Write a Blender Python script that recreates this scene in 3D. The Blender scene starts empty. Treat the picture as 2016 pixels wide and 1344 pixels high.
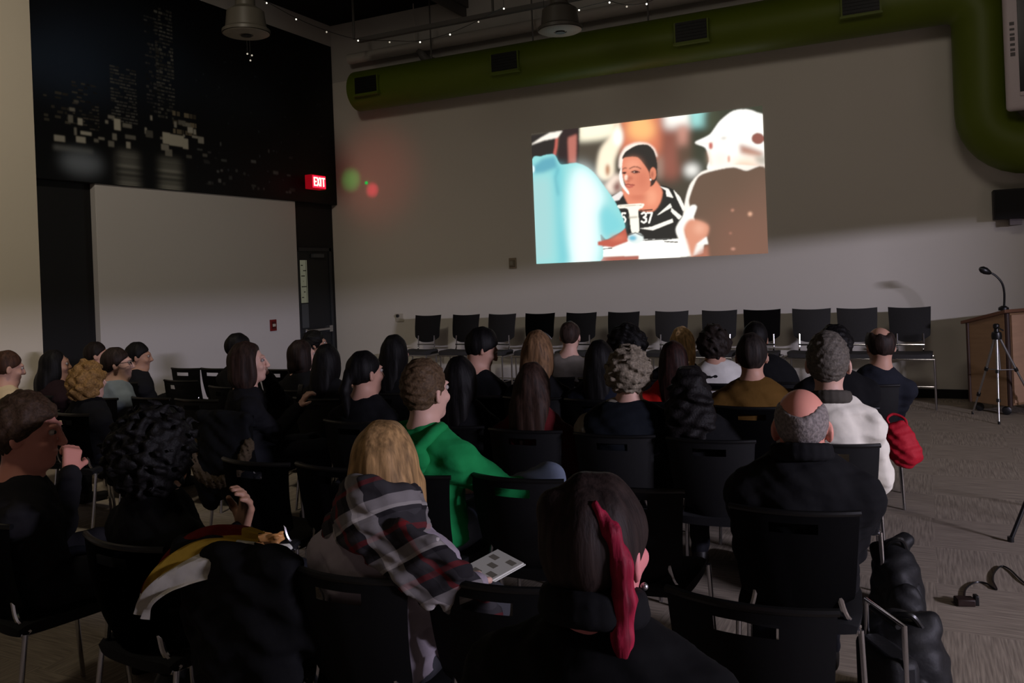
import bpy, bmesh, math, random
import numpy as np
from mathutils import Vector, Matrix
random.seed(7); RNG = np.random.default_rng(7)
SC = bpy.context.scene; COL = SC.collection

# ------------------------------------------------------------------ camera
FPX = 1650.0; YAW = math.radians(26.2); ROLL = math.atan(.04); EYE = 1.7
cd = bpy.data.cameras.new('camera'); cam = bpy.data.objects.new('camera', cd); COL.objects.link(cam)
cd.sensor_width = 36; cd.lens = FPX / 2016 * 36; cd.shift_y = (540 - 672) / 2016; cd.clip_end = 60; cd.clip_start = .02
_R = Vector((math.cos(YAW), math.sin(YAW), 0)); _U = Vector((0, 0, 1)); _F = Vector((-math.sin(YAW), math.cos(YAW), 0))
_ir = _R * math.cos(ROLL) - _U * math.sin(ROLL); _iu = _R * math.sin(ROLL) + _U * math.cos(ROLL)
cam.matrix_world = Matrix(((_ir.x, _iu.x, -_F.x, 0), (_ir.y, _iu.y, -_F.y, 0), (_ir.z, _iu.z, -_F.z, EYE), (0, 0, 0, 1)))
SC.camera = cam
# ------------------------------------------------------------------ world, lights, exposure
W = bpy.data.worlds.new('World'); SC.world = W; W.use_nodes = True
W.node_tree.nodes['Background'].inputs[0].default_value = (.02, .02, .025, 1); W.node_tree.nodes['Background'].inputs[1].default_value = .1
SC.view_settings.view_transform = 'Standard'; SC.view_settings.look = 'None'; SC.view_settings.gamma = 1
SC.view_settings.use_curve_mapping = False; SC.view_settings.exposure = 0.0
def lamp(name, kind, loc, power, color, target=None, **kw):
    l = bpy.data.lights.new(name, kind); l.energy = power; l.color = color
    for k, v in kw.items(): setattr(l, k, v)
    o = bpy.data.objects.new(name, l); COL.objects.link(o); o.location = loc
    if target is not None:
        o.rotation_euler = (Vector(target) - Vector(loc)).to_track_quat('-Z', 'Y').to_euler()
    return o
# hallway lamp beyond the wide opening in the right wall: it lights the lower walls under the header's shadow line
lamp('hallway_lamp', 'AREA', (7.5, 1.7, 2.64), 600, (.84, .79, 1.0), (-4, 7.5, 1.4), shape='RECTANGLE', size=1.3, size_y=.12)
# added unseen spots, without fixtures, that brighten the left and front walls
lamp('left_wall_fill', 'SPOT', (-4.4, 3.0, 5.7), 370, (1.0, .88, .70), (-8.85, 5.6, 1.6), spot_size=math.radians(120), spot_blend=1, shadow_soft_size=.25)
lamp('front_wall_fill', 'SPOT', (-4.6, 4.6, 5.8), 120, (1.0, .90, .76), (-4.8, 11.34, 2.2), spot_size=math.radians(110), spot_blend=1, shadow_soft_size=1.0)
lamp('right_wall_fill', 'SPOT', (.4, 4.6, 5.8), 200, (1.0, .88, .76), (.3, 11.34, 2.2), spot_size=math.radians(110), spot_blend=1, shadow_soft_size=.8)
lamp('rear_floor_fill', 'SPOT', (-3.4, .2, 5.8), 120, (1.0, .86, .66), (-3.0, .9, 0), spot_size=math.radians(60), spot_blend=1, shadow_soft_size=.25)  # added spot out of view, lifts the near floor at left
lamp('right_floor_spot', 'SPOT', (2.4, 2.4, 5.8), 150, (1.0, .86, .70), (1.7, 2.6, 0), spot_size=math.radians(64), spot_blend=1, shadow_soft_size=.25)  # unseen spot aimed down at the floor on the right

# ------------------------------------------------------------------ helpers
def ray(x, y):
    dx, dy = x - 1008, y - 540; n = math.hypot(1, .04)
    u = (dx - .04 * dy) / n / FPX; v = (.04 * dx + dy) / n / FPX
    return (-math.sin(YAW) + u * math.cos(YAW), math.cos(YAW) + u * math.sin(YAW), -v)
def onY(x, y, Y):                      # the point of the photograph on the plane Y = const
    r = ray(x, y); t = Y / r[1]; return Vector((r[0] * t, Y, EYE + r[2] * t))
def onX(x, y, X):
    r = ray(x, y); t = X / r[0]; return Vector((X, r[1] * t, EYE + r[2] * t))
def onZ(x, y, z=0.0):
    r = ray(x, y); t = (z - EYE) / r[2]; return Vector((r[0] * t, r[1] * t, z))

def lin(c):
    c = np.asarray(c, float) / 255.0
    return np.where(c <= .04045, c / 12.92, ((c + .055) / 1.055) ** 2.4)
def mat(name, col, rough=.8, metal=0.0, spec=.3, noise=None, bump=None, srgb=True):
    m = bpy.data.materials.new(name); m.use_nodes = True
    nt = m.node_tree; b = nt.nodes['Principled BSDF']
    c = tuple(lin(col)) if srgb else tuple(col)
    b.inputs['Base Color'].default_value = (*c, 1); b.inputs['Roughness'].default_value = rough
    b.inputs['Metallic'].default_value = metal; b.inputs['Specular IOR Level'].default_value = spec
    if noise or bump:
        tc = nt.nodes.new('ShaderNodeTexCoord')
    if noise:                          # noise = (scale xyz, amount)
        sc_, am = noise
        mp = nt.nodes.new('ShaderNodeMapping'); mp.inputs['Scale'].default_value = sc_
        nz = nt.nodes.new('ShaderNodeTexNoise'); nz.inputs['Scale'].default_value = 1; nz.inputs['Detail'].default_value = 4
        mx = nt.nodes.new('ShaderNodeMix'); mx.data_type = 'RGBA'
        mx.inputs[6].default_value = tuple(x * (1 - am) for x in c) + (1,); mx.inputs[7].default_value = tuple(min(1, x * (1 + am)) for x in c) + (1,)
        nt.links.new(tc.outputs['Object'], mp.inputs[0]); nt.links.new(mp.outputs[0], nz.inputs['Vector'])
        nt.links.new(nz.outputs['Fac'], mx.inputs[0]); nt.links.new(mx.outputs[2], b.inputs['Base Color'])
    if bump:                           # bump = (scale, strength, distance)
        nz2 = nt.nodes.new('ShaderNodeTexNoise'); nz2.inputs['Scale'].default_value = bump[0]
        bp = nt.nodes.new('ShaderNodeBump'); bp.inputs['Strength'].default_value = bump[1]; bp.inputs['Distance'].default_value = bump[2]
        nt.links.new(tc.outputs['Object'], nz2.inputs['Vector']); nt.links.new(nz2.outputs['Fac'], bp.inputs['Height']); nt.links.new(bp.outputs[0], b.inputs['Normal'])
    return m
def emit(name, col, strength, srgb=True):
    m = bpy.data.materials.new(name); m.use_nodes = True; b = m.node_tree.nodes['Principled BSDF']
    c = tuple(lin(col)) if srgb else col
    b.inputs['Base Color'].default_value = (*[x * .3 for x in c], 1); b.inputs['Emission Color'].default_value = (*c, 1); b.inputs['Emission Strength'].default_value = strength
    return m

def tagit(o, label=None, cat=None, group=None, kind=None):
    if label: o['label'] = label
    if cat: o['category'] = cat
    if group: o['group'] = group
    if kind: o['kind'] = kind
    return o
def link(name, me, m=None, parent=None, loc=None):
    o = bpy.data.objects.new(name, me); COL.objects.link(o)
    if m is not None and me is not None: me.materials.append(m)
    if parent is not None: o.parent = parent
    if loc is not None: o.location = loc
    return o
def obj(name, bm, m, parent=None, loc=None, smooth=True, bevel=0.0):
    me = bpy.data.meshes.new(name)
    bmesh.ops.recalc_face_normals(bm, faces=bm.faces)
    bm.to_mesh(me); bm.free()
    o = link(name, me, m, parent, loc)
    if smooth:
        me.polygons.foreach_set('use_smooth', [True] * len(me.polygons))
        me.set_sharp_from_angle(angle=math.radians(40))
    if bevel:
        md = o.modifiers.new('bevel', 'BEVEL'); md.width = bevel; md.segments = 2; md.limit_method = 'ANGLE'
    return o
def empty(name, loc=(0, 0, 0), rz=0.0):
    o = bpy.data.objects.new(name, None); COL.objects.link(o); o.location = loc; o.rotation_euler = (0, 0, rz); o.empty_display_size = .1
    return o
def struct(name, bm, m, **kw):
    return tagit(obj(name, bm, m, smooth=False, **kw), kind='structure')
def box(bm, x0, x1, y0, y1, z0, z1, M=None):
    r = bmesh.ops.create_cube(bm, size=1)
    for v in r['verts']:
        v.co = Vector(((x0 + x1) / 2 + v.co.x * (x1 - x0), (y0 + y1) / 2 + v.co.y * (y1 - y0), (z0 + z1) / 2 + v.co.z * (z1 - z0)))
        if M is not None: v.co = M @ v.co
    return r['verts']
def tube(bm, pts, r, n=10, caps=True, rs=None):
    pts = [Vector(p) for p in pts]; rings = []
    nrm = None
    for i, p in enumerate(pts):
        t = (pts[min(i + 1, len(pts) - 1)] - pts[max(i - 1, 0)]).normalized()
        if nrm is None:
            nrm = t.orthogonal().normalized()
        nrm = (nrm - t * nrm.dot(t)).normalized(); b = t.cross(nrm)
        rr = rs[i] if rs else r
        rings.append([bm.verts.new(p + (nrm * math.cos(a) + b * math.sin(a)) * rr) for a in [2 * math.pi * k / n for k in range(n)]])
    for a, b in zip(rings, rings[1:]):
        for k in range(n): bm.faces.new((a[k], a[(k + 1) % n], b[(k + 1) % n], b[k]))
    if caps:
        bm.faces.new(rings[0][::-1]); bm.faces.new(rings[-1])
def lathe(bm, prof, n=40, M=None):
    rings = []
    for r, z in prof:
        ring = []
        for k in range(n):
            a = 2 * math.pi * k / n; co = Vector((r * math.cos(a), r * math.sin(a), z))
            ring.append(bm.verts.new(M @ co if M is not None else co))
        rings.append(ring)
    for a, b in zip(rings, rings[1:]):
        for k in range(n): bm.faces.new((a[k], a[(k + 1) % n], b[(k + 1) % n], b[k]))
    bm.faces.new(rings[0][::-1]); bm.faces.new(rings[-1])
def arc(pts, n=6):                      # Catmull-Rom through pts
    P = [Vector(p) for p in pts]; P = [P[0] * 2 - P[1]] + P + [P[-1] * 2 - P[-2]]; out = []
    for i in range(1, len(P) - 2):
        for k in range(n):
            t = k / n; a, b, c, d = P[i - 1:i + 3]
            out.append(.5 * ((2 * b) + (c - a) * t + (2 * a - 5 * b + 4 * c - d) * t * t + (3 * b - a - 3 * c + d) * t ** 3))
    out.append(P[-2]); return out
def copy_tree(o, parent=None):
    c = o.copy(); COL.objects.link(c)
    if parent is not None: c.parent = parent
    for ch in list(o.children): copy_tree(ch, c)
    return c

# ------------------------------------------------------------------ implicit surfaces (for bodies, hair and cloth)
class SDF:
    def __init__(s): s.ops = []; s.lo = np.full(3, 9e9); s.hi = np.full(3, -9e9)
    def _b(s, lo, hi): s.lo = np.minimum(s.lo, lo); s.hi = np.maximum(s.hi, hi)
    def cap(s, a, b, ra, rb=None, k=.03, sub=False):
        a = np.array(a, float); b = np.array(b, float); rb = ra if rb is None else rb; R = max(ra, rb)
        lo = np.minimum(a, b) - R; hi = np.maximum(a, b) + R
        if not sub: s._b(lo, hi)
        s.ops.append(('cap', a, b, ra, rb, k, sub, lo, hi)); return s
    def ell(s, c, r, R=None, k=.03, sub=False):
        c = np.array(c, float); r = np.array(r, float); R = np.eye(3) if R is None else np.array(R)
        e = np.sqrt(((R * r) ** 2).sum(1)); lo, hi = c - e, c + e
        if not sub: s._b(lo, hi)
        s.ops.append(('ell', c, r, R, 0, k, sub, lo, hi)); return s
    def cut(s, p, n, k=.02):            # keep the side the normal points away from
        s.ops.append(('cut', np.array(p, float), np.array(n, float) / np.linalg.norm(n), k)); return s
    def wob(s, f): s.ops.append(('wob', f)); return s
    def build(s, h):
        lo = s.lo - .05; n = np.ceil((s.hi + .05 - lo) / h).astype(int) + 1
        ax = [lo[i] + h * np.arange(n[i]) for i in range(3)]
        F = np.full(n, 1.0, np.float32)
        for op in s.ops:
            if op[0] in ('cap', 'ell'):
                k = op[5]; m = k + 3 * h + .012
                i0 = np.clip(np.floor((op[7] - m - lo) / h).astype(int), 0, n); i1 = np.clip(np.ceil((op[8] + m - lo) / h).astype(int) + 1, 0, n)
                if (i1 <= i0).any(): continue
                sl = tuple(slice(i0[i], i1[i]) for i in range(3))
                X = (ax[0][sl[0]].astype(np.float32)[:, None, None], ax[1][sl[1]].astype(np.float32)[None, :, None], ax[2][sl[2]].astype(np.float32)[None, None, :])
                if op[0] == 'cap':
                    a, b, ra, rb = op[1:5]; d = b - a; L = max(float(d @ d), 1e-9)
                    px, py, pz = X[0] - a[0], X[1] - a[1], X[2] - a[2]
                    t = np.clip((px * d[0] + py * d[1] + pz * d[2]) / L, 0, 1)
                    D = np.sqrt((px - t * d[0]) ** 2 + (py - t * d[1]) ** 2 + (pz - t * d[2]) ** 2) - (ra + (rb - ra) * t)
                else:
                    c, r, R = op[1:4]; px, py, pz = X[0] - c[0], X[1] - c[1], X[2] - c[2]
                    q = [px * R[0, j] + py * R[1, j] + pz * R[2, j] for j in range(3)]
                    k0 = np.sqrt(sum((q[j] / r[j]) ** 2 for j in range(3))); k1 = np.sqrt(sum((q[j] / r[j] ** 2) ** 2 for j in range(3))) + 1e-6
                    D = k0 * (k0 - 1) / k1
                A = F[sl]
                if op[6]:
                    D = -D; hh = np.maximum(k - np.abs(A - D), 0) / k; F[sl] = np.maximum(A, D) + hh * hh * k * .25
                else:
                    hh = np.maximum(k - np.abs(A - D), 0) / k; F[sl] = np.minimum(A, D) - hh * hh * k * .25
            elif op[0] == 'cut':
                p, nn, k = op[1:]
                D = ((ax[0] - p[0]) * nn[0])[:, None, None] + ((ax[1] - p[1]) * nn[1])[None, :, None] + ((ax[2] - p[2]) * nn[2])[None, None, :]
                D = D.astype(np.float32); hh = np.maximum(k - np.abs(F - D), 0) / k; F = np.maximum(F, D) + hh * hh * k * .25
            else:
                F = F + op[1](ax[0][:, None, None], ax[1][None, :, None], ax[2][None, None, :]).astype(np.float32)
        return nets(F, lo, h)
def nets(F, org, h):
    F[[0, -1]] = 1; F[:, [0, -1]] = 1; F[:, :, [0, -1]] = 1
    I = F < 0; c = np.zeros(tuple(np.array(F.shape) - 1), np.int8)
    S = lambda A, d: A[d[0]:A.shape[0] - 1 + d[0], d[1]:A.shape[1] - 1 + d[1], d[2]:A.shape[2] - 1 + d[2]]
    cs = [(x, y, z) for x in (0, 1) for y in (0, 1) for z in (0, 1)]
    for d in cs: c += S(I, d)
    act = (c > 0) & (c < 8); idx = np.argwhere(act); vid = np.full(c.shape, -1, np.int32); vid[act] = np.arange(len(idx))
    V = {d: F[idx[:, 0] + d[0], idx[:, 1] + d[1], idx[:, 2] + d[2]] for d in cs}
    pos = np.zeros((len(idx), 3)); cnt = np.zeros(len(idx))
    for a in cs:
        for x in range(3):
            if a[x]: continue
            b = list(a); b[x] = 1; b = tuple(b); fa, fb = V[a], V[b]; cr = (fa < 0) != (fb < 0)
            t = np.where(cr, fa / np.where(cr, fa - fb, 1), 0); p = np.array(a, float)[None] + np.zeros((len(idx), 1)); p[:, x] += t
            pos += p * cr[:, None]; cnt += cr
    verts = org + (idx + pos / np.maximum(cnt, 1)[:, None]) * h
    faces = []
    for x in range(3):
        y, z = (x + 1) % 3, (x + 2) % 3
        sa = [slice(None)] * 3; sb = [slice(None)] * 3; sa[x] = slice(0, -1); sb[x] = slice(1, None)
        for q in (y, z): sa[q] = slice(1, -1); sb[q] = slice(1, -1)
        A, B = I[tuple(sa)], I[tuple(sb)]; e = np.argwhere(A != B)
        if not len(e): continue
        fl = A[e[:, 0], e[:, 1], e[:, 2]]; e = e.copy(); e[:, y] += 1; e[:, z] += 1; q = []
        for dy, dz in ((-1, -1), (0, -1), (0, 0), (-1, 0)):
            g = e.copy(); g[:, y] += dy; g[:, z] += dz; q.append(vid[g[:, 0], g[:, 1], g[:, 2]])
        q = np.stack(q, 1); q[~fl] = q[~fl][:, ::-1]; faces.append(q)
    return verts, np.concatenate(faces)
def npmesh(name, V, Fq):
    me = bpy.data.meshes.new(name); n = len(Fq)
    me.vertices.add(len(V)); me.vertices.foreach_set('co', np.asarray(V, np.float32).ravel())
    me.loops.add(n * 4); me.loops.foreach_set('vertex_index', np.asarray(Fq, np.int32).ravel())
    me.polygons.add(n); me.polygons.foreach_set('loop_start', np.arange(0, n * 4, 4, dtype=np.int32))
    me.polygons.foreach_set('use_smooth', np.ones(n, bool)); me.update(calc_edges=True); me.validate(); return me
def sdfobj(name, s, h, m, parent=None, loc=None):
    V, Fq = s.build(h); return link(name, npmesh(name, V, Fq), m, parent, loc)

# ------------------------------------------------------------------ flat painting (projected film frame, mural print)
def _cr(a, b, c, d, t, k=.40):         # cardinal spline
    m0, m1 = (c - a) * k, (d - b) * k; return (2 * t ** 3 - 3 * t * t + 1) * b + (t ** 3 - 2 * t * t + t) * m0 + (-2 * t ** 3 + 3 * t * t) * c + (t ** 3 - t * t) * m1
class Paint:
    def __init__(s, X, Y, base): s.X, s.Y = X, Y; s.C = np.zeros(X.shape + (3,)) + lin(base)
    def _blur(s, A, b):
        if b <= .3: return A
        r = int(b * 3) + 1; k = np.exp(-.5 * (np.arange(-r, r + 1) / b) ** 2); k /= k.sum()
        P = np.pad(A, ((r, r), (0, 0)), mode='edge'); A = sum(k[i] * P[i:i + A.shape[0]] for i in range(2 * r + 1))
        P = np.pad(A, ((0, 0), (r, r)), mode='edge'); return sum(k[i] * P[:, i:i + A.shape[1]] for i in range(2 * r + 1))
    def _mix(s, M, col, blur, a):
        M = (s._blur(M.astype(float), blur) * a)[..., None]; s.C = s.C * (1 - M) + lin(col) * M
    def poly(s, pts, col, blur=.6, a=1.0):
        if len(pts) > 6:                # rounded outline through the points
            P = np.array(pts, float); n = len(P); out = []
            for i in range(n):
                q0, q1, q2, q3 = P[i - 1], P[i], P[(i + 1) % n], P[(i + 2) % n]
                for t in (0, .2, .4, .6, .8): out.append(_cr(q0, q1, q2, q3, t))
            pts = [tuple(v) for v in out]
        ins = np.zeros(s.X.shape, bool); n = len(pts)
        for i in range(n):
            (x0, y0), (x1, y1) = pts[i], pts[(i + 1) % n]
            if y0 == y1: continue
            ins ^= ((y0 > s.Y) != (y1 > s.Y)) & (s.X < (x1 - x0) * (s.Y - y0) / (y1 - y0) + x0)
        s._mix(ins, col, blur, a)
    def ell(s, x, y, rx, ry, col, blur=.6, a=1.0): s._mix(((s.X - x) / rx) ** 2 + ((s.Y - y) / ry) ** 2 < 1, col, blur, a)
    def rect(s, x0, y0, x1, y1, col, blur=.6, a=1.0): s._mix((s.X > x0) & (s.X < x1) & (s.Y > y0) & (s.Y < y1), col, blur, a)
    def line(s, pts, w, col, blur=.5, a=1.0):
        M = np.zeros(s.X.shape, bool)
        for (x0, y0), (x1, y1) in zip(pts, pts[1:]):
            dx, dy = x1 - x0, y1 - y0; t = np.clip(((s.X - x0) * dx + (s.Y - y0) * dy) / (dx * dx + dy * dy + 1e-9), 0, 1)
            M |= (s.X - x0 - t * dx) ** 2 + (s.Y - y0 - t * dy) ** 2 < (w / 2) ** 2
        s._mix(M, col, blur, a)
def paint_mesh(name, o, ux, uy, nx, ny, C):
    """flat grid from corner o along ux and uy (both full length); C[ny+1, nx+1, 3] linear colours on the points"""
    u, v = np.meshgrid(np.linspace(0, 1, nx + 1), np.linspace(0, 1, ny + 1))
    V = np.array(o)[None, None] + u[..., None] * np.array(ux) + v[..., None] * np.array(uy)
    i = np.arange((nx + 1) * (ny + 1)).reshape(ny + 1, nx + 1)
    Fq = np.stack([i[:-1, :-1], i[:-1, 1:], i[1:, 1:], i[1:, :-1]], -1).reshape(-1, 4)
    me = npmesh(name, V.reshape(-1, 3), Fq)
    at = me.color_attributes.new('paint', 'FLOAT_COLOR', 'POINT')
    at.data.foreach_set('color', np.concatenate([C.reshape(-1, 3), np.ones((C.shape[0] * C.shape[1], 1))], 1).astype(np.float32).ravel())
    return me
def paint_mat(name, emission=0.0, rough=.6, spec=.2):
    m = bpy.data.materials.new(name); m.use_nodes = True; nt = m.node_tree; b = nt.nodes['Principled BSDF']
    a = nt.nodes.new('ShaderNodeVertexColor'); a.layer_name = 'paint'
    b.inputs['Roughness'].default_value = rough; b.inputs['Specular IOR Level'].default_value = spec
    if emission:
        b.inputs['Base Color'].default_value = (.0, .0, .0, 1); b.inputs['Specular IOR Level'].default_value = 0; nt.links.new(a.outputs[0], b.inputs['Emission Color']); b.inputs['Emission Strength'].default_value = emission
    else: nt.links.new(a.outputs[0], b.inputs['Base Color'])
    return m

# ------------------------------------------------------------------ materials
M_wall = mat('wall_paint', (205, 200, 190), .75, noise=((.6, .6, .6), .03), bump=(180, .06, .002))
M_cream = mat('cream_wall_paint', (212, 203, 186), .75, noise=((.6, .6, .6), .03), bump=(180, .06, .002))
M_upper = mat('upper_wall_grey', (176, 172, 166), .85)
M_dark = mat('black_wall_paint', (20, 20, 22), .6)
M_black = mat('ceiling_black', (7, 7, 8), .9)
M_panel = mat('panel_white', (196, 192, 190), .6, noise=((.7, .7, .7), .03))
M_base = mat('rubber_baseboard', (18, 18, 19), .6)
M_duct = mat('green_duct_paint', (84, 98, 18), .5, noise=((2, 2, 2), .08))
M_vent = mat('vent_dark', (14, 15, 12), .5)
M_pipe = mat('grey_pipe', (172, 166, 158), .5)
M_truss = mat('grey_steel', (88, 85, 82), .6)
M_chrome = mat('chrome', (200, 200, 205), .12, metal=1.0)
M_alu = mat('aluminium', (190, 190, 192), .35, metal=1.0)
M_plastic = mat('black_plastic', (15, 15, 16), .38, spec=.5)
M_mesh = mat('black_mesh_fabric', (21, 21, 22), .7, noise=((90, 90, 90), .35))
M_stool = mat('charcoal_fabric', (52, 51, 51), .8, noise=((120, 120, 120), .3))
M_seat = mat('seat_fabric', (20, 20, 22), .9)
M_wood = mat('lectern_wood', (138, 108, 78), .5, noise=((3, 3, 26), .22))
M_woodlight = mat('lectern_wood_pale', (168, 134, 108), .5, noise=((3, 3, 26), .15))
M_pendant = mat('pendant_metal', (74, 70, 63), .45)
M_lens = mat('pendant_lens', (138, 132, 120), .5)
M_plate = mat('ivory_plate', (178, 172, 158), .5)
M_red = mat('alarm_red', (110, 22, 20), .5)
M_white = mat('white_plastic', (196, 184, 186), .4)
M_screen = mat('dark_glass', (22, 22, 26), .2, spec=.5)
M_shoe = mat('shoe_leather', (20, 18, 17), .5)
M_eye = mat('eye_white', (160, 152, 146), .3)
M_bag = mat('bag_nylon', (20, 20, 22), .6, bump=(60, .3, .004))
M_redbag = mat('red_bag_fabric', (176, 20, 40), .7, bump=(30, .4, .01))
M_paper = mat('paper', (205, 205, 195), .8)
M_bulb = emit('bulb_glow', (255, 250, 235), 1.6); M_bulb2 = emit('bulb_dim', (235, 225, 205), .55)

def carpet():                         # ribbed carpet tiles, every second tile turned a quarter
    m = bpy.data.materials.new('striped_carpet'); m.use_nodes = True; nt = m.node_tree; b = nt.nodes['Principled BSDF']
    b.inputs['Roughness'].default_value = .95; b.inputs['Specular IOR Level'].default_value = .1
    tc = nt.nodes.new('ShaderNodeTexCoord'); N = []
    for sc_ in ((95, 5, 1), (5, 95, 1)):
        mp = nt.nodes.new('ShaderNodeMapping'); mp.inputs['Scale'].default_value = sc_
        nz = nt.nodes.new('ShaderNodeTexNoise'); nz.inputs['Scale'].default_value = 1; nz.inputs['Detail'].default_value = 2
        nt.links.new(tc.outputs['Object'], mp.inputs[0]); nt.links.new(mp.outputs[0], nz.inputs['Vector']); N.append(nz.outputs['Fac'])
    ch = nt.nodes.new('ShaderNodeTexChecker'); ch.inputs['Scale'].default_value = 1 / .61; nt.links.new(tc.outputs['Object'], ch.inputs['Vector'])
    mf = nt.nodes.new('ShaderNodeMix'); mf.data_type = 'FLOAT'; nt.links.new(ch.outputs['Fac'], mf.inputs[0]); nt.links.new(N[0], mf.inputs[2]); nt.links.new(N[1], mf.inputs[3])
    cr = nt.nodes.new('ShaderNodeValToRGB'); cr.color_ramp.elements[0].position = .33; cr.color_ramp.elements[1].position = .67
    cr.color_ramp.elements[0].color = (*lin((128, 118, 106)), 1); cr.color_ramp.elements[1].color = (*lin((164, 152, 136)), 1)
    nt.links.new(mf.outputs[0], cr.inputs[0]); nt.links.new(cr.outputs[0], b.inputs['Base Color'])
    bp = nt.nodes.new('ShaderNodeBump'); bp.inputs['Strength'].default_value = .3; bp.inputs['Distance'].default_value = .003
    nt.links.new(mf.outputs[0], bp.inputs['Height']); nt.links.new(bp.outputs[0], b.inputs['Normal'])
    return m
M_carpet = carpet()

# ------------------------------------------------------------------ the room
YW = 11.34; XL = -8.85; XR = 4.5; ZC = 5.98; YB = -3.0
def B(*a):
    bm = bmesh.new(); box(bm, *a); return bm
struct('floor', B(XL - .4, 10, YB - .2, YW + .2, -.1, 0), M_carpet)
struct('ceiling', B(XL - .4, XR + .2, YB - .2, YW + .2, ZC, ZC + .1), M_black)
struct('wall_front', B(XL - .4, XR + .2, YW, YW + .2, 0, 5.02), M_wall)
struct('wall_front_upper', B(XL, XR + .2, YW + .001, YW + .2, 5.02, ZC), M_upper)
struct('wall_left', B(XL - .2, XL + .07, YB, 6.02, 0, ZC), M_cream)
struct('wall_left_recess', B(XL - .2, XL - .06, 6.02, YW, 0, 3.2), M_dark)
struct('wall_left_upper', B(XL - .2, XL + .06, 6.02, YW, 5.63, ZC), M_upper)
struct('wall_back', B(XL - .2, XR + .2, YB - .2, YB, 0, ZC), M_cream)
bm = bmesh.new(); OY0, OY1, OZ = -.6, 5.85, 2.42         # wide opening to the hallway in the right wall
box(bm, XR, XR + .12, YB, OY0, 0, ZC); box(bm, XR, XR + .12, OY1, YW, 0, ZC); box(bm, XR, XR + .12, OY0, OY1, OZ, ZC)
struct('wall_right', bm, M_wall)
bm = bmesh.new(); box(bm, 9.8, 10, YB, YW, 0, 3.4); box(bm, XR + .12, 10, YB, YW, 3.3, 3.4); box(bm, XR, 10, YB - .2, YB, 0, 3.4); box(bm, XR + .2, 10, YW, YW + .2, 0, 3.4)
struct('wall_hallway', bm, M_wall)
struct('baseboard_front', B(XL + .08, XR, YW - .015, YW, 0, .11), M_base)
struct('baseboard_left', B(XL + .07, XL + .085, YB, 6.02, 0, .11), M_base)
# white panel on the recessed left wall
struct('wall_left_panel', B(XL - .06, XL + .03, 6.78, 10.32, 0, 3.0), M_panel, bevel=.004)
# mural: a box face above the recess
struct('trim_mural_box', B(XL - .2, XL + .055, 6.02, YW - .001, 2.98, 5.64), M_dark)
def mural():
    nx, ny = 520, 270; y0, y1, z0, z1 = 6.03, YW - .01, 2.985, 5.63
    gx, gz = np.meshgrid(np.linspace(y0, y1, nx + 1), np.linspace(z0, z1, ny + 1))
    p = Paint(gx, gz, (7, 8, 11)); rg = np.random.default_rng(3)
    _r, _e = p.rect, p.ell; bo = lambda c: np.minimum(235, np.asarray(c) * 1.4); p.rect = lambda a, b, c, d, col, *k: _r(a, b, c, d, bo(col) if max(col) > 30 else col, *k); p.ell = lambda a, b, c, d, col, *k: _e(a, b, c, d, bo(col), *k)
    p.ell(7.3, 4.6, 1.2, .5, (19, 25, 34), 26, .8); p.ell(9.2, 4.4, 1.0, .3, (20, 24, 30), 22, .6); p.ell(6.5, 4.3, .6, .35, (24, 32, 44), 20, .8)
    def tower(a, b, zb, zt, n, col, dens):
        dz = (zt - zb) / n
        for i in range(n):
            x = a
            while x < b:
                w = rg.uniform(.04, .16) * (b - a) + .02
                if rg.random() < dens: p.rect(x, zb + i * dz + dz * .28, min(x + w, b), zb + i * dz + dz * .78, np.array(col) * rg.uniform(.5, 1.1), .5, .9)
                x += w + .012
    tower(7.02, 7.40, 3.75, 4.45, 18, (62, 62, 60), .8); tower(7.55, 7.8, 3.9, 5.2, 26, (50, 50, 50), .55); tower(7.72, 8.0, 3.9, 5.35, 30, (66, 66, 62), .8)
    tower(6.15, 6.5, 3.62, 4.0, 7, (50, 48, 42), .5); tower(6.5, 6.85, 3.6, 4.15, 14, (48, 46, 42), .55); tower(7.95, 8.35, 3.7, 4.05, 3, (84, 78, 64), .9)
    for k in range(34):
        a = rg.uniform(6.2, 8.45); z = rg.uniform(3.42, 3.95); w = rg.uniform(.03, .16); h = rg.uniform(.03, .09)
        p.rect(a, z, a + w, z + h, np.array((118, 116, 108)) * rg.uniform(.5, 1.05), .7)
    for a, b in ((7.05, 7.15), (7.78, 7.9), (7.88, 8.12), (8.1, 8.2)):
        p.rect(a, 3.66 - (a - 7) * .1, b, 3.8 - (a - 7) * .1, (126, 124, 114), .7)
    p.rect(6.25, 3.32, 6.75, 3.37, (70, 72, 72), 2); p.ell(6.6, 3.2, .26, .12, (84, 90, 98), 7); p.rect(7.1, 2.98, 7.38, 3.38, (96, 96, 92), 5, .9); p.rect(7.72, 2.98, 8.04, 3.36, (104, 104, 98), 5, .9)
    for k in range(26): z = rg.uniform(2.99, 3.36); p.rect(7.05, z, 8.1, z + .012, (8, 9, 13), 1.2, .6)
    for k in range(30):
        a = rg.uniform(8.35, 10.2); z = 3.1 + rg.random() ** 2 * .6; w = rg.uniform(.02, .12)
        p.rect(a, z, a + w, z + rg.uniform(.015, .05), np.array((74, 76, 76)) * rg.uniform(.4, 1), .8)
    for k in range(40): p.ell(rg.uniform(8.2, 11.2), rg.uniform(3.2, 4.9), .012, .012, np.array((60, 70, 78)) * rg.uniform(.3, .8), .8)
    me = paint_mesh('mural', (XL + .062, y0, z0), (0, y1 - y0, 0), (0, 0, z1 - z0), nx, ny, p.C)
    tagit(link('mural', me, paint_mat('mural_print', rough=.5)), 'dark mural of a city skyline at night high on the left wall', 'mural')
mural()
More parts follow.
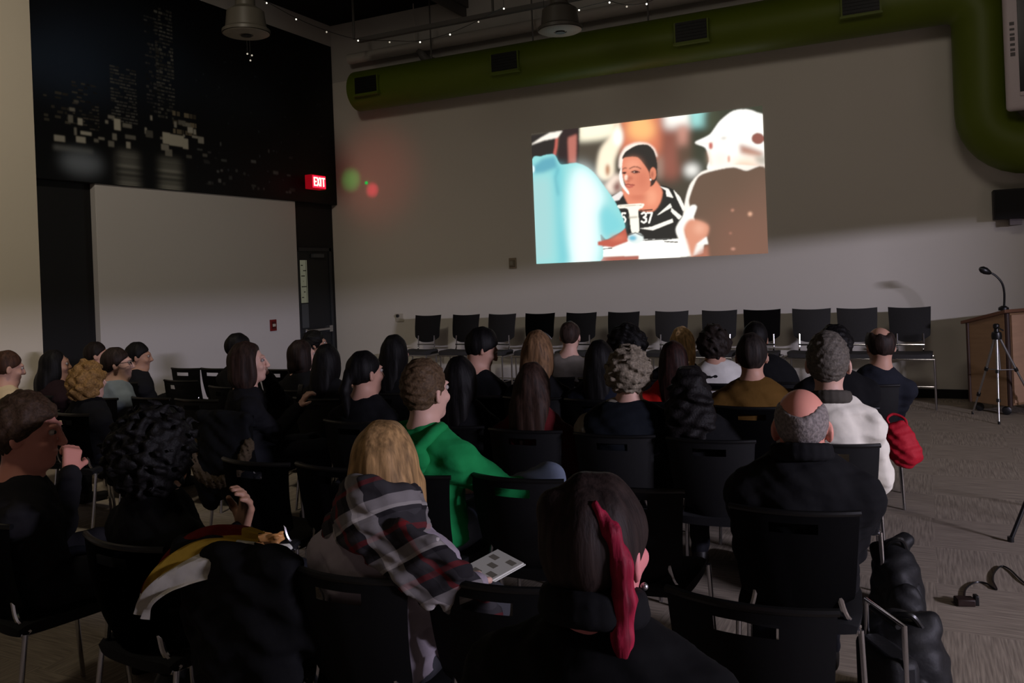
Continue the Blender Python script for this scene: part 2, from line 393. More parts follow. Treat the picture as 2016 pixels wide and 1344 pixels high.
# projected film frame on the front wall
def film():
    nx, ny = 620, 356; X0, X1, Z0, Z1 = -5.165, -1.828, 1.842, 3.775
    src = [(0, 0), (1, 0), (1, 1), (0, 1)]; dst = [(157, 318), (1860, 105), (1915, 1195), (185, 1274)]
    A = []; bb = []
    for (u, v), (x, y) in zip(src, dst):
        A += [[u, v, 1, 0, 0, 0, -u * x, -v * x], [0, 0, 0, u, v, 1, -u * y, -v * y]]; bb += [x, y]
    H = np.append(np.linalg.solve(np.array(A, float), np.array(bb, float)), 1).reshape(3, 3)
    u, v = np.meshgrid(np.linspace(0, 1, nx + 1), np.linspace(1, 0, ny + 1))
    w = H[2, 0] * u + H[2, 1] * v + 1; p = Paint((H[0, 0] * u + H[0, 1] * v + H[0, 2]) / w, (H[1, 0] * u + H[1, 1] * v + H[1, 2]) / w, (72, 64, 50))
    g = p.poly
    # blurred background
    g([(1290, 150), (1900, 90), (1900, 600), (1290, 640)], (58, 60, 44), 10); g([(490, 360), (700, 350), (680, 640), (490, 560)], (78, 68, 54), 9)
    g([(500, 260), (790, 220), (780, 330), (640, 360), (505, 372)], (255, 246, 214), 7); g([(800, 200), (1150, 160), (1140, 470), (900, 520), (800, 420)], (222, 118, 76), 14)
    p.ell(965, 280, 100, 85, (255, 186, 104), 11); g([(1110, 190), (1230, 180), (1230, 600), (1130, 640)], (140, 76, 58), 12); p.ell(1190, 520, 60, 130, (150, 84, 66), 14)
    g([(1130, 170), (1330, 130), (1330, 262), (1140, 270)], (255, 250, 240), 10); g([(1320, 140), (1450, 130), (1450, 255), (1340, 262)], (150, 222, 216), 8); g([(1230, 250), (1310, 250), (1300, 420), (1240, 400)], (206, 140, 120), 9)
    g([(1240, 400), (1330, 400), (1330, 540), (1240, 560)], (96, 72, 54), 12); p.ell(1340, 580, 50, 42, (255, 252, 244), 9); p.ell(1480, 220, 60, 80, (70, 74, 52), 12)
    g([(795, 230), (826, 350), (770, 500), (760, 620), (690, 655), (636, 600), (660, 440), (735, 330)], (255, 238, 206), 5); p.ell(790, 340, 30, 60, (255, 255, 250), 6); p.ell(716, 580, 16, 44, (176, 110, 60), 4)
    g([(690, 700), (760, 610), (820, 620), (830, 720), (740, 760)], (250, 226, 206), 6); g([(750, 700), (800, 640), (820, 720), (770, 750)], (120, 60, 52), 6)
    g([(150, 330), (345, 300), (345, 480), (150, 560)], (40, 33, 29), 2.5); g([(370, 285), (512, 270), (500, 545), (340, 545)], (46, 30, 28), 2.5)
    g([(425, 345), (490, 320), (482, 535), (428, 530)], (186, 104, 88), 3); p.line([(345, 330), (338, 410), (326, 470)], 20, (190, 88, 74), 2); g([(150, 400), (230, 345), (290, 312), (385, 295), (350, 345), (250, 365)], (250, 240, 226), 2)
    # table
    g([(640, 1170), (870, 1085), (1240, 1085), (1490, 1070), (1480, 1140), (1350, 1215), (640, 1260)], (255, 253, 244), 1.5)
    g([(640, 1222), (945, 1212), (945, 1240), (640, 1260)], (172, 92, 74), 1.5); p.line([(650, 1165), (745, 1158)], 8, (60, 44, 36)); p.line([(975, 1098), (1150, 1092), (1235, 1080)], 7, (40, 36, 32)); p.line([(1140, 1108), (1235, 1112)], 8, (70, 60, 52))
    # woman: dress, neck, face, hair
    g([(700, 800), (760, 762), (832, 735), (850, 700), (1100, 690), (1200, 722), (1262, 800), (1300, 860), (1245, 1000), (1222, 1078), (985, 1090), (860, 1050), (790, 880)], (40, 37, 33))
    g([(735, 785), (812, 735), (842, 745), (800, 800), (752, 812)], (236, 226, 220), 1.2)
    g([(832, 700), (1040, 640), (1118, 725), (1112, 800), (1078, 862), (1030, 890), (900, 860), (850, 800)], (232, 134, 96), 1.5); p.ell(960, 780, 90, 18, (190, 92, 64), 6, .7); p.ell(1040, 780, 40, 60, (252, 170, 128), 8, .7)
    g([(800, 560), (806, 480), (850, 410), (930, 378), (1010, 384), (1060, 420), (1084, 480), (1050, 470), (960, 420), (880, 450), (830, 560)], (255, 236, 220), 2.5); p.ell(1100, 560, 22, 90, (196, 160, 140), 8, .6)
    g([(826, 500), (850, 445), (930, 398), (1012, 394), (1060, 440), (1082, 530), (1078, 640), (1050, 692), (1020, 690), (990, 560), (930, 492)], (46, 40, 34), 1)
    g([(830, 500), (880, 484), (940, 488), (990, 545), (1022, 600), (1032, 690), (1010, 730), (950, 758), (900, 752), (852, 690), (824, 610)], (226, 130, 94), 1)
    p.ell(1052, 605, 24, 46, (224, 128, 90), 1); p.ell(1046, 612, 9, 24, (150, 72, 52), 2, .7); p.ell(1034, 650, 7, 7, (255, 244, 230), .8)
    p.ell(905, 545, 60, 44, (246, 160, 122), 8, .8); p.ell(970, 650, 40, 70, (206, 108, 76), 10, .7)
    g([(818, 560), (800, 622), (815, 690), (868, 758), (872, 740), (836, 682), (823, 612)], (255, 246, 236), 1)
    p.line([(878, 570), (905, 556), (935, 556), (962, 570)], 8, (96, 46, 34), 1.2, .9); p.line([(828, 574), (842, 564), (856, 566)], 7, (96, 46, 34), 1.2, .9); p.ell(921, 594, 30, 13, (150, 74, 54), 2, .7); p.ell(921, 595, 21, 8, (70, 32, 26), 1); p.ell(840, 602, 13, 8, (70, 32, 26), 1.2); p.line([(892, 594), (921, 585), (952, 596)], 6, (52, 24, 20), .8); p.line([(826, 600), (852, 596)], 6, (52, 24, 20), .8); p.ell(912, 594, 4, 4, (236, 190, 170), .6)
    p.ell(853, 634, 12, 20, (255, 224, 200), 1.5); p.ell(880, 640, 24, 14, (180, 86, 60), 3, .7); p.line([(846, 690), (866, 684), (880, 688), (912, 690)], 9, (150, 52, 44), 1); p.line([(852, 700), (876, 706), (900, 700)], 11, (186, 78, 64), 1.3); p.ell(866, 662, 14, 7, (150, 70, 52), 2, .6)
    for q in ([(1082, 912), (1180, 824), (1192, 852), (1100, 906)], [(955, 1010), (1040, 998), (1196, 938), (1202, 964), (1052, 1024)], [(1203, 724), (1252, 776), (1292, 860), (1276, 884), (1230, 790)],
              [(1188, 858), (1268, 922), (1244, 944), (1186, 886)], [(1100, 698), (1165, 716), (1204, 784), (1152, 772), (1146, 728)]): g(q, (250, 244, 232), .7)
    # numerals on the dress
    wht = (252, 246, 236)
    p.line([(968, 902), (984, 892), (1000, 902), (998, 918), (982, 928), (1000, 938), (1002, 956), (984, 968), (966, 958)], 13, wht, .5)
    p.line([(1010, 895), (1044, 895), (1022, 968)], 13, wht, .5); p.line([(846, 898), (822, 898), (818, 928), (836, 924), (848, 942), (842, 962), (820, 968)], 12, wht, .5)
    p.line([(960, 876), (1046, 872)], 8, (40, 30, 26), .5)
    g([(796, 838), (976, 826), (972, 858), (942, 880), (948, 1030), (892, 1038), (868, 872), (800, 862)], (252, 246, 228), .9); p.line([(806, 846), (966, 838)], 5, (186, 166, 140), .8); p.line([(874, 930), (930, 925)], 14, (130, 116, 98), 1.5, .6)
    p.ell(922, 1084, 58, 42, (226, 236, 232), 1.5); p.ell(900, 1082, 30, 20, (96, 182, 208), 3); p.line([(872, 1060), (920, 1042), (974, 1066)], 8, (70, 70, 66), 1)
    # man in the turquoise shirt
    tq = [(150, 552), (230, 482), (322, 468), (372, 540), (480, 528), (560, 556), (622, 608), (690, 698), (762, 800), (822, 920), (842, 1012), (762, 1062), (702, 1092), (660, 1060), (652, 1262), (150, 1290)]
    g(tq, (134, 214, 214), 1)
    g([(480, 560), (560, 575), (640, 660), (690, 800), (650, 900), (640, 1240), (440, 1260), (430, 900), (440, 700)], (238, 255, 255), 16, .95); g([(310, 560), (385, 540), (372, 900), (430, 1260), (350, 1270), (330, 950)], (96, 196, 206), 10, .9)
    g([(160, 640), (290, 620), (310, 900), (300, 1260), (170, 1270)], (160, 206, 206), 14, .8); g([(655, 900), (700, 830), (820, 960), (830, 1010), (700, 1085), (668, 1040)], (112, 206, 214), 8, .9)
    g([(160, 560), (235, 500), (330, 478), (350, 560), (250, 600), (180, 610)], (74, 158, 180), 5, .9); p.line([(352, 570), (330, 640), (350, 760)], 14, (60, 150, 170), 4, .6); p.ell(165, 575, 14, 26, (215, 245, 250), 2)
    g([(640, 1108), (765, 1082), (845, 1008), (866, 1108), (750, 1152), (640, 1136)], (192, 84, 60), 1.5); p.ell(790, 1080, 60, 20, (226, 120, 88), 6, .7)
    # man in the white cap
    g([(1362, 376), (1470, 318), (1545, 220), (1640, 146), (1740, 132), (1815, 152), (1900, 215), (1900, 600), (1480, 590), (1468, 500), (1440, 415)], (255, 252, 244), 1.5)
    p.line([(1368, 380), (1450, 384), (1500, 372)], 6, (226, 210, 190), 2, .8); p.line([(1500, 372), (1600, 330), (1700, 330), (1780, 380)], 5, (236, 226, 212), 3, .7); p.ell(1830, 345, 48, 42, (146, 84, 70), 1.5); g([(1690, 385), (1780, 410), (1876, 446), (1860, 482), (1760, 470), (1700, 455)], (166, 96, 68), 5, .9); p.ell(1480, 400, 16, 26, (196, 88, 74), 2); p.ell(1614, 496, 10, 26, (206, 110, 82), 2); p.ell(1745, 525, 105, 38, (255, 206, 160), 12, .85); p.ell(1550, 505, 55, 55, (255, 230, 204), 14, .9); p.line([(1462, 440), (1482, 540)], 12, (240, 170, 130), 4, .8); p.line([(1640, 560), (1700, 530), (1880, 556)], 12, (236, 150, 104), 4, .6); p.ell(1576, 344, 20, 10, (190, 180, 170), 3, .8)
    g([(1800, 480), (1890, 470), (1890, 540), (1830, 530)], (150, 140, 120), 5, .7)
    g([(1285, 840), (1325, 690), (1400, 600), (1480, 570), (1650, 538), (1900, 560), (1900, 640), (1400, 900), (1370, 1000), (1280, 1010)], (255, 244, 230), 1.5)
    g([(1318, 800), (1375, 645), (1446, 597), (1640, 556), (1745, 582), (1900, 584), (1930, 1230), (1450, 1230), (1462, 1000), (1372, 962), (1340, 880)], (104, 80, 62), 1.5)
    g([(1500, 900), (1930, 800), (1930, 1230), (1470, 1230)], (140, 92, 72), 40, .6); g([(1750, 600), (1930, 600), (1930, 1220), (1800, 1220)], (122, 88, 70), 30, .5)
    p.ell(1776, 902, 14, 14, (236, 176, 140), 2.5); p.ell(1644, 874, 11, 9, (190, 130, 104), 2); p.ell(1650, 1162, 16, 9, (200, 140, 116), 2); p.ell(1630, 1045, 9, 7, (180, 118, 94), 2)
    g([(1225, 1000), (1330, 845), (1378, 850), (1340, 950), (1290, 1020), (1330, 1180), (1300, 1200), (1240, 1080)], (255, 250, 240), 1.5)
    g([(1280, 1010), (1335, 940), (1462, 985), (1452, 1070), (1380, 1130), (1345, 1230), (1310, 1130)], (220, 142, 108), 3); p.ell(1400, 1010, 40, 40, (244, 178, 146), 8, .8); g([(1375, 1132), (1452, 1072), (1464, 1128)], (255, 250, 240), 1.5); g([(1340, 1225), (1460, 1130), (1470, 1225)], (190, 112, 84), 4, .8)
    C = p.C; C = C * .88 + C.mean(-1, keepdims=True) * .12
    p.C = np.stack([p._blur(C[..., i], .7) for i in range(3)], -1) * .985 + .012
    me = paint_mesh('projected_picture', (X0, YW - .006, Z0), (X1 - X0, 0, 0), (0, 0, Z1 - Z0), nx, ny, p.C)
    tagit(link('projected_picture', me, paint_mat('film_light', emission=1.18)), 'bright projected film frame of a seated woman between two men', 'projection')
film()

# door in the recess beside the corner
bm = bmesh.new(); x = XL - .06
box(bm, x, x + .05, 10.34, 10.40, 0, 2.26); box(bm, x, x + .05, 11.16, 11.22, 0, 2.26); box(bm, x, x + .05, 10.34, 11.22, 2.2, 2.26)
fr = struct('trim_1', bm, mat('door_frame_paint', (40, 42, 46), .45), bevel=.004)
dr = struct('door_1', B(x, x + .035, 10.40, 11.16, 0, 2.2), mat('door_paint', (28, 30, 34), .5))
gl = emit('lit_hall_behind_glass', (150, 150, 128), .25)
obj('door_glass', B(x + .03, x + .04, 10.44, 10.60, 1.38, 2.06), gl, dr)
bm = bmesh.new()
for k in range(7): box(bm, x + .039, x + .043, 10.455 + (k % 2) * .05, 10.50 + (k % 3) * .04, 1.46 + k * .085, 1.475 + k * .085)
box(bm, x + .039, x + .043, 10.572, 10.578, 1.38, 2.06)
obj('glass_bars', bm, mat('glass_bar', (60, 62, 58), .5), dr)
obj('door_lower_glass', B(x + .03, x + .04, 10.44, 10.60, .98, 1.36), mat('dim_glass', (70, 74, 78), .3), dr)
bm = bmesh.new(); tube(bm, [(x + .09, 10.45, .93), (x + .09, 11.1, .93)], .022, 10); box(bm, x + .03, x + .1, 10.44, 10.49, .9, .96); box(bm, x + .03, x + .1, 11.04, 11.12, .88, .98)
obj('push_bar', bm, M_alu, dr)
obj('door_closer', B(x + .03, x + .09, 10.72, 10.98, 2.1, 2.16), mat('closer_grey', (70, 72, 76), .4), dr)

# EXIT sign: box hung from the wall over the door
def exit_sign():
    ep = onX(630, 358, XL + .30); e = empty('exit_sign', ep)
    tagit(e, 'red glowing EXIT sign above the door in the left wall', 'sign')
    obj('housing', B(-.16, -.02, -.17, .17, -.11, .11), emit('sign_housing', (200, 8, 30), .35), e, bevel=.006)
    obj('face', B(-.02, -.012, -.155, .155, -.095, .095), emit('exit_red', (255, 20, 50), 2.6, True), e)
    obj('wall_bracket', B(-.24, -.16, -.04, .04, -.03, .03), M_plastic, e)
    bm = bmesh.new()                     # letters E X I T
    def bar(y0, z0, y1, z1, w=.017):
        d = Vector((0, y1 - y0, z1 - z0)); L = d.length; a = math.atan2(z1 - z0, y1 - y0)
        Mx = Matrix.Translation((-.008, (y0 + y1) / 2, (z0 + z1) / 2)) @ Matrix.Rotation(a, 4, 'X')
        box(bm, -.003, .003, -L / 2 - w / 2, L / 2 + w / 2, -w / 2, w / 2, Mx)
    t, b_ = .06, -.06
    for y0, ch in ((-.125, 'E'), (-.055, 'X'), (.03, 'I'), (.07, 'T')):
        if ch == 'E': bar(y0, b_, y0, t); bar(y0, t, y0 + .045, t); bar(y0, 0, y0 + .04, 0); bar(y0, b_, y0 + .045, b_)
        if ch == 'X': bar(y0, b_, y0 + .05, t); bar(y0, t, y0 + .05, b_)
        if ch == 'I': bar(y0, b_, y0, t)
        if ch == 'T': bar(y0 + .028, b_, y0 + .028, t); bar(y0, t, y0 + .056, t)
    obj('letters', bm, emit('exit_letters', (255, 235, 190), 3.5), e, smooth=False)
    lamp('exit_glow', 'POINT', (XL + .36, ep.y, ep.z), .35, (1, .06, .08), shadow_soft_size=.08)
exit_sign()
# green dot by the corner, with added unseen spots for red and green glows
def corner_glows():
    p = onY(722, 360, YW)
    e = empty('indicator_light', p); tagit(e, 'tiny green indicator light on the wall right of the mural', 'light')
    bm = bmesh.new(); bmesh.ops.create_uvsphere(bm, u_segments=14, v_segments=10, radius=.026); obj('green_led', bm, emit('green_led', (60, 220, 90), .55), e, (0, -.012, 0))
    q = onY(733, 374, YW); lamp('red_glow_spot', 'SPOT', (q.x, YW - .5, q.z), 6.0, (1, .03, .08), (q.x, YW, q.z), spot_size=math.radians(34), spot_blend=1, shadow_soft_size=.02)
    q = onY(692, 354, YW); lamp('green_glow_spot', 'SPOT', (q.x + .1, YW - .6, q.z), 3.2, (.05, 1, .16), (q.x, YW, q.z), spot_size=math.radians(44), spot_blend=1, shadow_soft_size=.02)
    q = onY(742, 345, YW); lamp('red_wash', 'SPOT', (q.x, YW - 1.8, q.z), 9, (1, .08, .06), (q.x, YW, q.z), spot_size=math.radians(64), spot_blend=1, shadow_soft_size=.1)
corner_glows()

# ------------------------------------------------------------------ duct, pipes, ceiling things
def duct():
    r = .31; yc = YW - .40; zc = 4.70; e = empty('air_duct', (0, yc, zc)); tagit(e, 'round green air duct running along the top of the front wall', 'duct')
    bm = bmesh.new(); x0 = onY(706, 200, yc).x; xe = .62
    zd = onY(1990, 300, yc).z - zc + .06
    pts = [Vector((x0, 0, 0)), Vector((xe - .3, 0, 0))]
    pts += [Vector((xe - .3 + .36 * math.sin(a), 0, -.36 + .36 * math.cos(a))) for a in [math.pi / 2 * k / 8 for k in range(1, 9)]]
    zb = zd + .42
    pts += [Vector((xe + .06, 0, zb))] + [Vector((xe + .06 + .42 * (1 - math.cos(a)), 0, zb - .42 * math.sin(a))) for a in [math.pi / 2 * k / 8 for k in range(1, 9)]]
    pts.append(Vector((XR - .02, 0, zb - .42)))
    tube(bm, pts, r, 36); obj('duct_body', bm, M_duct, e)
    for X in [onY(x_, y_, yc - r).x for x_, y_ in ((723, 165), (995, 122), (1362, 65), (1695, 10))]:
        a = math.radians(35)
        bm = bmesh.new(); box(bm, X - .22, X + .22, -r - .045, -r + .08, -.155, .125)
        f_ = obj('vent_frame', bm, M_duct, e, smooth=False)
        bm = bmesh.new(); box(bm, X - .2, X + .2, -r - .05, -r - .04, -.125, .12)
        g_ = obj('vent_grille', bm, M_vent, f_, smooth=False)
        bm = bmesh.new()
        for k in range(6): box(bm, X - .195, X + .195, -r - .058, -r - .048, -.115 + k * .04, -.105 + k * .04)
        obj('vent_louvre', bm, M_vent, f_, smooth=False)
        bm = bmesh.new(); box(bm, X - .23, X + .23, -r - .07, -r - .03, -.165, -.14); obj('vent_lip', bm, M_duct, f_, smooth=False)
    for k, X in enumerate((-6.6, -4.9, -3.2, -1.5)):
        bm = bmesh.new(); tube(bm, [(X, 0, r), (X, 0, ZC - zc - .0)], .012, 8); obj('hanger_rod', bm, M_truss, e)
duct()
PY = 11.12; pz = onY(900, 78, PY)
bm = bmesh.new(); tube(bm, [(onY(688, 118, PY).x, PY, pz.z), (XR - .01, PY, pz.z)], .085, 20)
for X in (-7, -5, -3, -1, 1): tube(bm, [(X, PY, pz.z), (X, PY, ZC)], .01, 6)
tagit(obj('ceiling_pipe', bm, M_pipe), 'pale grey round pipe above the green duct, under the ceiling', 'pipe')
q = onY(850, 106, 11.2); bm = bmesh.new(); tube(bm, arc([(q.x - .16, PY, pz.z - .05), (q.x - .08, PY + .03, pz.z - .2), (q.x + .08, PY + .1, pz.z - .27), (q.x + .2, YW + .02, pz.z - .3)], 6), .07, 14)
tagit(obj('pipe_elbow', bm, M_truss), 'short grey branch pipe curving from the ceiling pipe to the wall', 'pipe')
def beam():
    z0 = onY(900, 42, 10.3).z; e = empty('lighting_rail', (0, 10.3, z0)); tagit(e, 'long grey lighting rail hung under the ceiling, parallel to the front wall', 'rail')
    bm = bmesh.new(); box(bm, onY(706, 80, 10.3).x, XR - .05, -.04, .04, -.03, .03); obj('rail', bm, M_truss, e, smooth=False)
    for X in (-7.55, -5.2, -2.5, .2):
        bm = bmesh.new(); tube(bm, [(X, 0, .03), (X, 0, ZC - z0)], .018, 8); obj('drop_rod', bm, M_truss, e)
beam()
def strut():
    for k, (X, Y) in enumerate(((-6.2, 8.6), (-2.4, 8.2))):
        bm = bmesh.new(); box(bm, X - .06, X + .06, 4.5, YW, ZC - .16, ZC); box(bm, X - .02, X + .02, 4.5, YW, ZC - .3, ZC - .16)
        tagit(obj('ceiling_joist', bm, M_truss, smooth=False), ('dark steel joist under the black ceiling above the mural corner', 'dark steel joist under the black ceiling above the projected picture')[k], 'joist')
strut()
def pendant(px, py, wpx, label, tilt):
    D = .52; Z = FPX * D / wpx; r = ray(px, py); P = Vector((r[0] * Z, r[1] * Z, EYE + r[2] * Z))
    e = empty('pendant_lamp', P); tagit(e, label, 'ceiling lamp', 'round pendant lamps under the ceiling')
    R = D / 2
    bm = bmesh.new(); lathe(bm, [(R * .97, .005), (R, .0), (R, .035), (R * .86, .06), (R * .80, .19), (R * .78, .24), (R * .5, .29), (R * .42, .30), (R * .40, .42), (.05, .46)], 40)
    s_ = obj('shade', bm, M_pendant, e)
    bm = bmesh.new(); lathe(bm, [(R * .96, -.004), (R * .9, -.012), (.075, -.02), (.07, -.012)], 40); obj('lens', bm, M_lens, e)
    bm = bmesh.new(); lathe(bm, [(.06, -.024), (.058, -.03), (.02, -.028)], 20); obj('centre_cap', bm, M_vent, e)
    bm = bmesh.new(); tube(bm, [(0, 0, .45), (0, 0, ZC - P.z)], .014, 8); obj('stem', bm, M_truss, e)
    bm = bmesh.new(); lathe(bm, [(.07, ZC - P.z - .04), (.07, ZC - P.z)], 20); obj('canopy', bm, M_truss, e)
pendant(485, 66, 92, 'unlit round pendant lamp hanging in front of the dark mural', 0)
pendant(1103, 60, 88, 'unlit round pendant lamp hanging above the projected picture', 0)
def string_lights(name, pts, Y, label):
    P = [onY(x, y, Y) for x, y in pts]
    e = empty(name, P[0]); tagit(e, label, 'string lights', 'strings of tiny ceiling lights')
    bm = bmesh.new(); tube(bm, [p - P[0] + Vector((0, 0, .02)) for p in arc(P, 5)], .004, 6); 
    for p in (P[0], P[-1]): tube(bm, [p - P[0] + Vector((0, 0, .02)), Vector((p.x - P[0].x, p.y - P[0].y, ZC - P[0].z))], .003, 5)
    obj('cord', bm, M_plastic, e)
    for p in P:
        bm = bmesh.new(); bmesh.ops.create_uvsphere(bm, u_segments=10, v_segments=8, radius=.0115)
        obj('bulb', bm, M_bulb if random.random() < .5 else M_bulb2, e, p - P[0])
string_lights('string_lights', [(525, 6), (583, 38), (643, 63), (705, 80), (767, 83), (827, 83), (886, 68), (942, 43), (992, 17)], 9.6, 'sagging string of tiny white lights from mural to middle of ceiling')
string_lights('string_lights', [(1072, 44), (1140, 20), (1200, 5)], 9.9, 'tiny white lights strung just behind the middle pendant lamp')
string_lights('string_lights', [(1200, 5), (1234, 13), (1273, 8), (1320, -12)], 9.6, 'short sagging string of tiny lights right of the middle pendant lamp')
string_lights('string_lights', [(487, 106), (496, 109), (493, 119)], 8.2, 'cluster of three tiny white lights under the pendant lamp by the mural')

# things on the walls
def plate(name, p, w, h, m, label, cat, axis='Y', t=.02, extra=None):
    e = empty(name, p); tagit(e, label, cat)
    if axis == 'Y': obj('plate', B(-w / 2, w / 2, -t, 0, -h / 2, h / 2), m, e, bevel=.004)
    else: obj('plate', B(0, t, -w / 2, w / 2, -h / 2, h / 2), m, e, bevel=.004)
    if extra: extra(e)
    return e
def sw(e):
    bm = bmesh.new(); lathe(bm, [(.026, 0), (.026, .025), (.02, .03)], 20, Matrix.Translation((-.03, -.018, .03)) @ Matrix.Rotation(math.radians(90), 4, 'X')); obj('black_knob', bm, M_plastic, e)
plate('wall_plate', onY(788, 625, YW), .14, .13, M_plate, 'square ivory plate with a black knob, left of the stools', 'wall plate', extra=sw)
def tr(e):
    obj('cover', B(-.04, .04, -.05, -.02, -.05, .05), mat('alarm_beige', (120, 108, 90), .5), e, bevel=.004); obj('lens', B(-.022, .022, -.06, -.05, -.03, .03), M_lens, e)
plate('wall_alarm', onY(1010, 518, YW), .12, .16, mat('alarm_plate', (140, 126, 106), .5), 'small beige wall alarm left of the projected picture', 'alarm', extra=tr)
def pull(e):
    obj('pull_handle', B(.02, .035, -.03, .03, -.02, .02), M_plate, e, bevel=.003); obj('inner_plate', B(.02, .026, -.04, .04, -.055, .055), mat('alarm_inner', (70, 16, 16), .5), e)
p = onX(537, 640, XL + .03); plate('fire_alarm', p, .13, .17, M_red, 'dark red fire alarm box on the white left panel', 'fire alarm', 'X', .02, pull)
# right: speaker box on the wall and the white-framed panel hung in front of the duct
p = onY(1956, 403, YW - .25)
e = empty('wall_speaker', (p.x + .22, YW, p.z)); tagit(e, 'black speaker box on the front wall above the lectern', 'speaker')
obj('cabinet', B(-.22, .22, -.25, 0, -.17, .17), mat('speaker_black', (30, 28, 30), .6), e, bevel=.008)
obj('grille', B(-.2, .2, -.262, -.25, -.15, .15), M_mesh, e); obj('mount', B(-.06, .06, -.2, 0, -.24, -.17), mat('mount_grey', (120, 112, 116), .5), e)
def wpanel():
    a = onY(1966, 0, 10.5); b = onY(1976, 221, 10.5); w = 1.1; h = 1.55
    e = empty('hanging_panel', (a.x + .03 + w / 2, 10.5, b.z + h / 2)); tagit(e, 'white rounded panel with dark inset hung at the upper right', 'panel')
    bm = bmesh.new(); box(bm, -w / 2, w / 2, -.05, .05, -h / 2, h / 2); f_ = obj('bezel', bm, M_white, e, bevel=.05)
    f_.modifiers[0].segments = 5; f_.modifiers[0].width = .045
    obj('dark_inset', B(-w / 2 + .13, w / 2 - .13, -.056, -.05, -h / 2 + .17, h / 2 - .2), M_screen, e, bevel=.01)
    obj('inset_ledge', B(-w / 2 + .13, w / 2 - .13, -.07, -.05, -h / 2 + .15, -h / 2 + .19), M_white, e)
    bm = bmesh.new()
    for k, hh in enumerate((.05, .035, .035, .05, .03, .03, .045)): z = -h / 2 + .58 + k * .055; box(bm, -w / 2 + .055, -w / 2 + .1, -.054, -.05, z, z + hh * .8)
    obj('printed_marks', bm, mat('faded_print', (96, 92, 92), .6), e, smooth=False)
    for s in (-.35, .35):
        bm = bmesh.new(); tube(bm, [(s, 0, h / 2 - .02), (s, 0, ZC - e.location.z)], .015, 8); obj('hanger_rod', bm, M_truss, e)
wpanel()

# ------------------------------------------------------------------ chairs
def back_bm(w0, w1, h, z0, depth, y0, lean, slot=True, thick=.016, nx=26, ny=22, dip=.0):
    """curved shell: half widths w0 bottom -> w1 top, rounded lower corners, hand slot near the top"""
    bm = bmesh.new(); V = {}
    for j in range(ny + 1):
        t = j / ny; w = w0 + (w1 - w0) * t
        if t < .28: w *= 1 - .16 * (1 - t / .28) ** 2
        for i in range(nx + 1):
            s = i / nx * 2 - 1
            zz = z0 + h * t
            if t < .2: zz += (.2 - t) / .2 * .05 * abs(s) ** 3 * h / .38
            zz += dip * s * s * t ** 4
            V[i, j] = bm.verts.new((s * w, y0 + depth * s * s - lean * t - .018 * math.sin(math.pi * t), zz))
    for j in range(ny):
        for i in range(nx):
            if slot and ny - 4 <= j < ny - 2 and abs(i + .5 - nx / 2) < 5: continue
            bm.faces.new((V[i, j], V[i + 1, j], V[i + 1, j + 1], V[i, j + 1]))
    bmesh.ops.solidify(bm, geom=bm.faces[:], thickness=thick)
    return bm
def seat_bm(w, d, z, t=.045):
    s = bmesh.new(); n, m_ = 16, 14; top = {}; bot = {}
    for i in range(n + 1):
        for j in range(m_ + 1):
            u = i / n * 2 - 1; v = j / m_ * 2 - 1; sq = (abs(u) ** 6 + abs(v) ** 6)
            k = 1 - .09 * (abs(u) * abs(v)) ** 3
            zz = z + .012 * (u * u) - .02 * max(0, v - .6) ** 2 * 6
            edge = .02 * max(0, sq - .75)
            top[i, j] = s.verts.new((u * w / 2 * k, v * d / 2 * k, zz - edge)); bot[i, j] = s.verts.new((u * w / 2 * k * .97, v * d / 2 * k * .97, z - t + .006 * (u * u)))
    for i in range(n):
        for j in range(m_):
            s.faces.new((top[i, j], top[i + 1, j], top[i + 1, j + 1], top[i, j + 1])); s.faces.new((bot[i, j], bot[i, j + 1], bot[i + 1, j + 1], bot[i + 1, j]))
    for i in range(n):
        for j in (0, m_): s.faces.new((top[i, j], top[i + 1, j], bot[i + 1, j], bot[i, j]))
    for j in range(m_):
        for i in (0, n): s.faces.new((top[i, j], top[i, j + 1], bot[i, j + 1], bot[i, j]))
    return s
def make_chair():
    e = empty('stacking_chair')
    obj('seat', seat_bm(.43, .43, .455), M_seat, e)
    bk = obj('backrest', back_bm(.185, .216, .385, .455, .05, -.20, .07), M_mesh, e)
    bm = bmesh.new(); tube(bm, [(s * .218, -.263 + .05 * s * s, .840) for s in [k / 8 - 1 for k in range(17)]], .011, 8); obj('top_rail', bm, M_plastic, bk)
    bm = bmesh.new(); tube(bm, [(-.19, -.18, .42), (-.19, .18, .42), (.19, .18, .42), (.19, -.18, .42), (-.19, -.18, .42)], .011, 8); obj('seat_frame', bm, M_chrome, e)
    for sx in (-1, 1):
        bm = bmesh.new(); tube(bm, [(sx * .205, .185, .425), (sx * .212, .20, .2), (sx * .218, .215, .0)], .0105, 10); obj('leg', bm, M_chrome, e)
        bm = bmesh.new(); tube(bm, [(sx * .205, -.175, .425), (sx * .212, -.205, .2), (sx * .218, -.235, .0)], .0105, 10); obj('leg', bm, M_chrome, e)
        bm = bmesh.new(); tube(bm, arc([(sx * .2, -.15, .425), (sx * .16, -.182, .47), (sx * .14, -.188, .54), (sx * .135, -.196, .60)], 5), .011, 8); obj('back_support', bm, M_chrome, e)
    return e
PROTO = make_chair(); PROTO_used = [False]
GC = 'black stacking chairs of the audience'
def place_chair(cx, cy, rz, label):
    o = copy_tree(PROTO) if PROTO_used[0] else PROTO; PROTO_used[0] = True
    o.location = (cx, cy, 0); o.rotation_euler = (0, 0, rz); tagit(o, label, 'chair', GC); return o
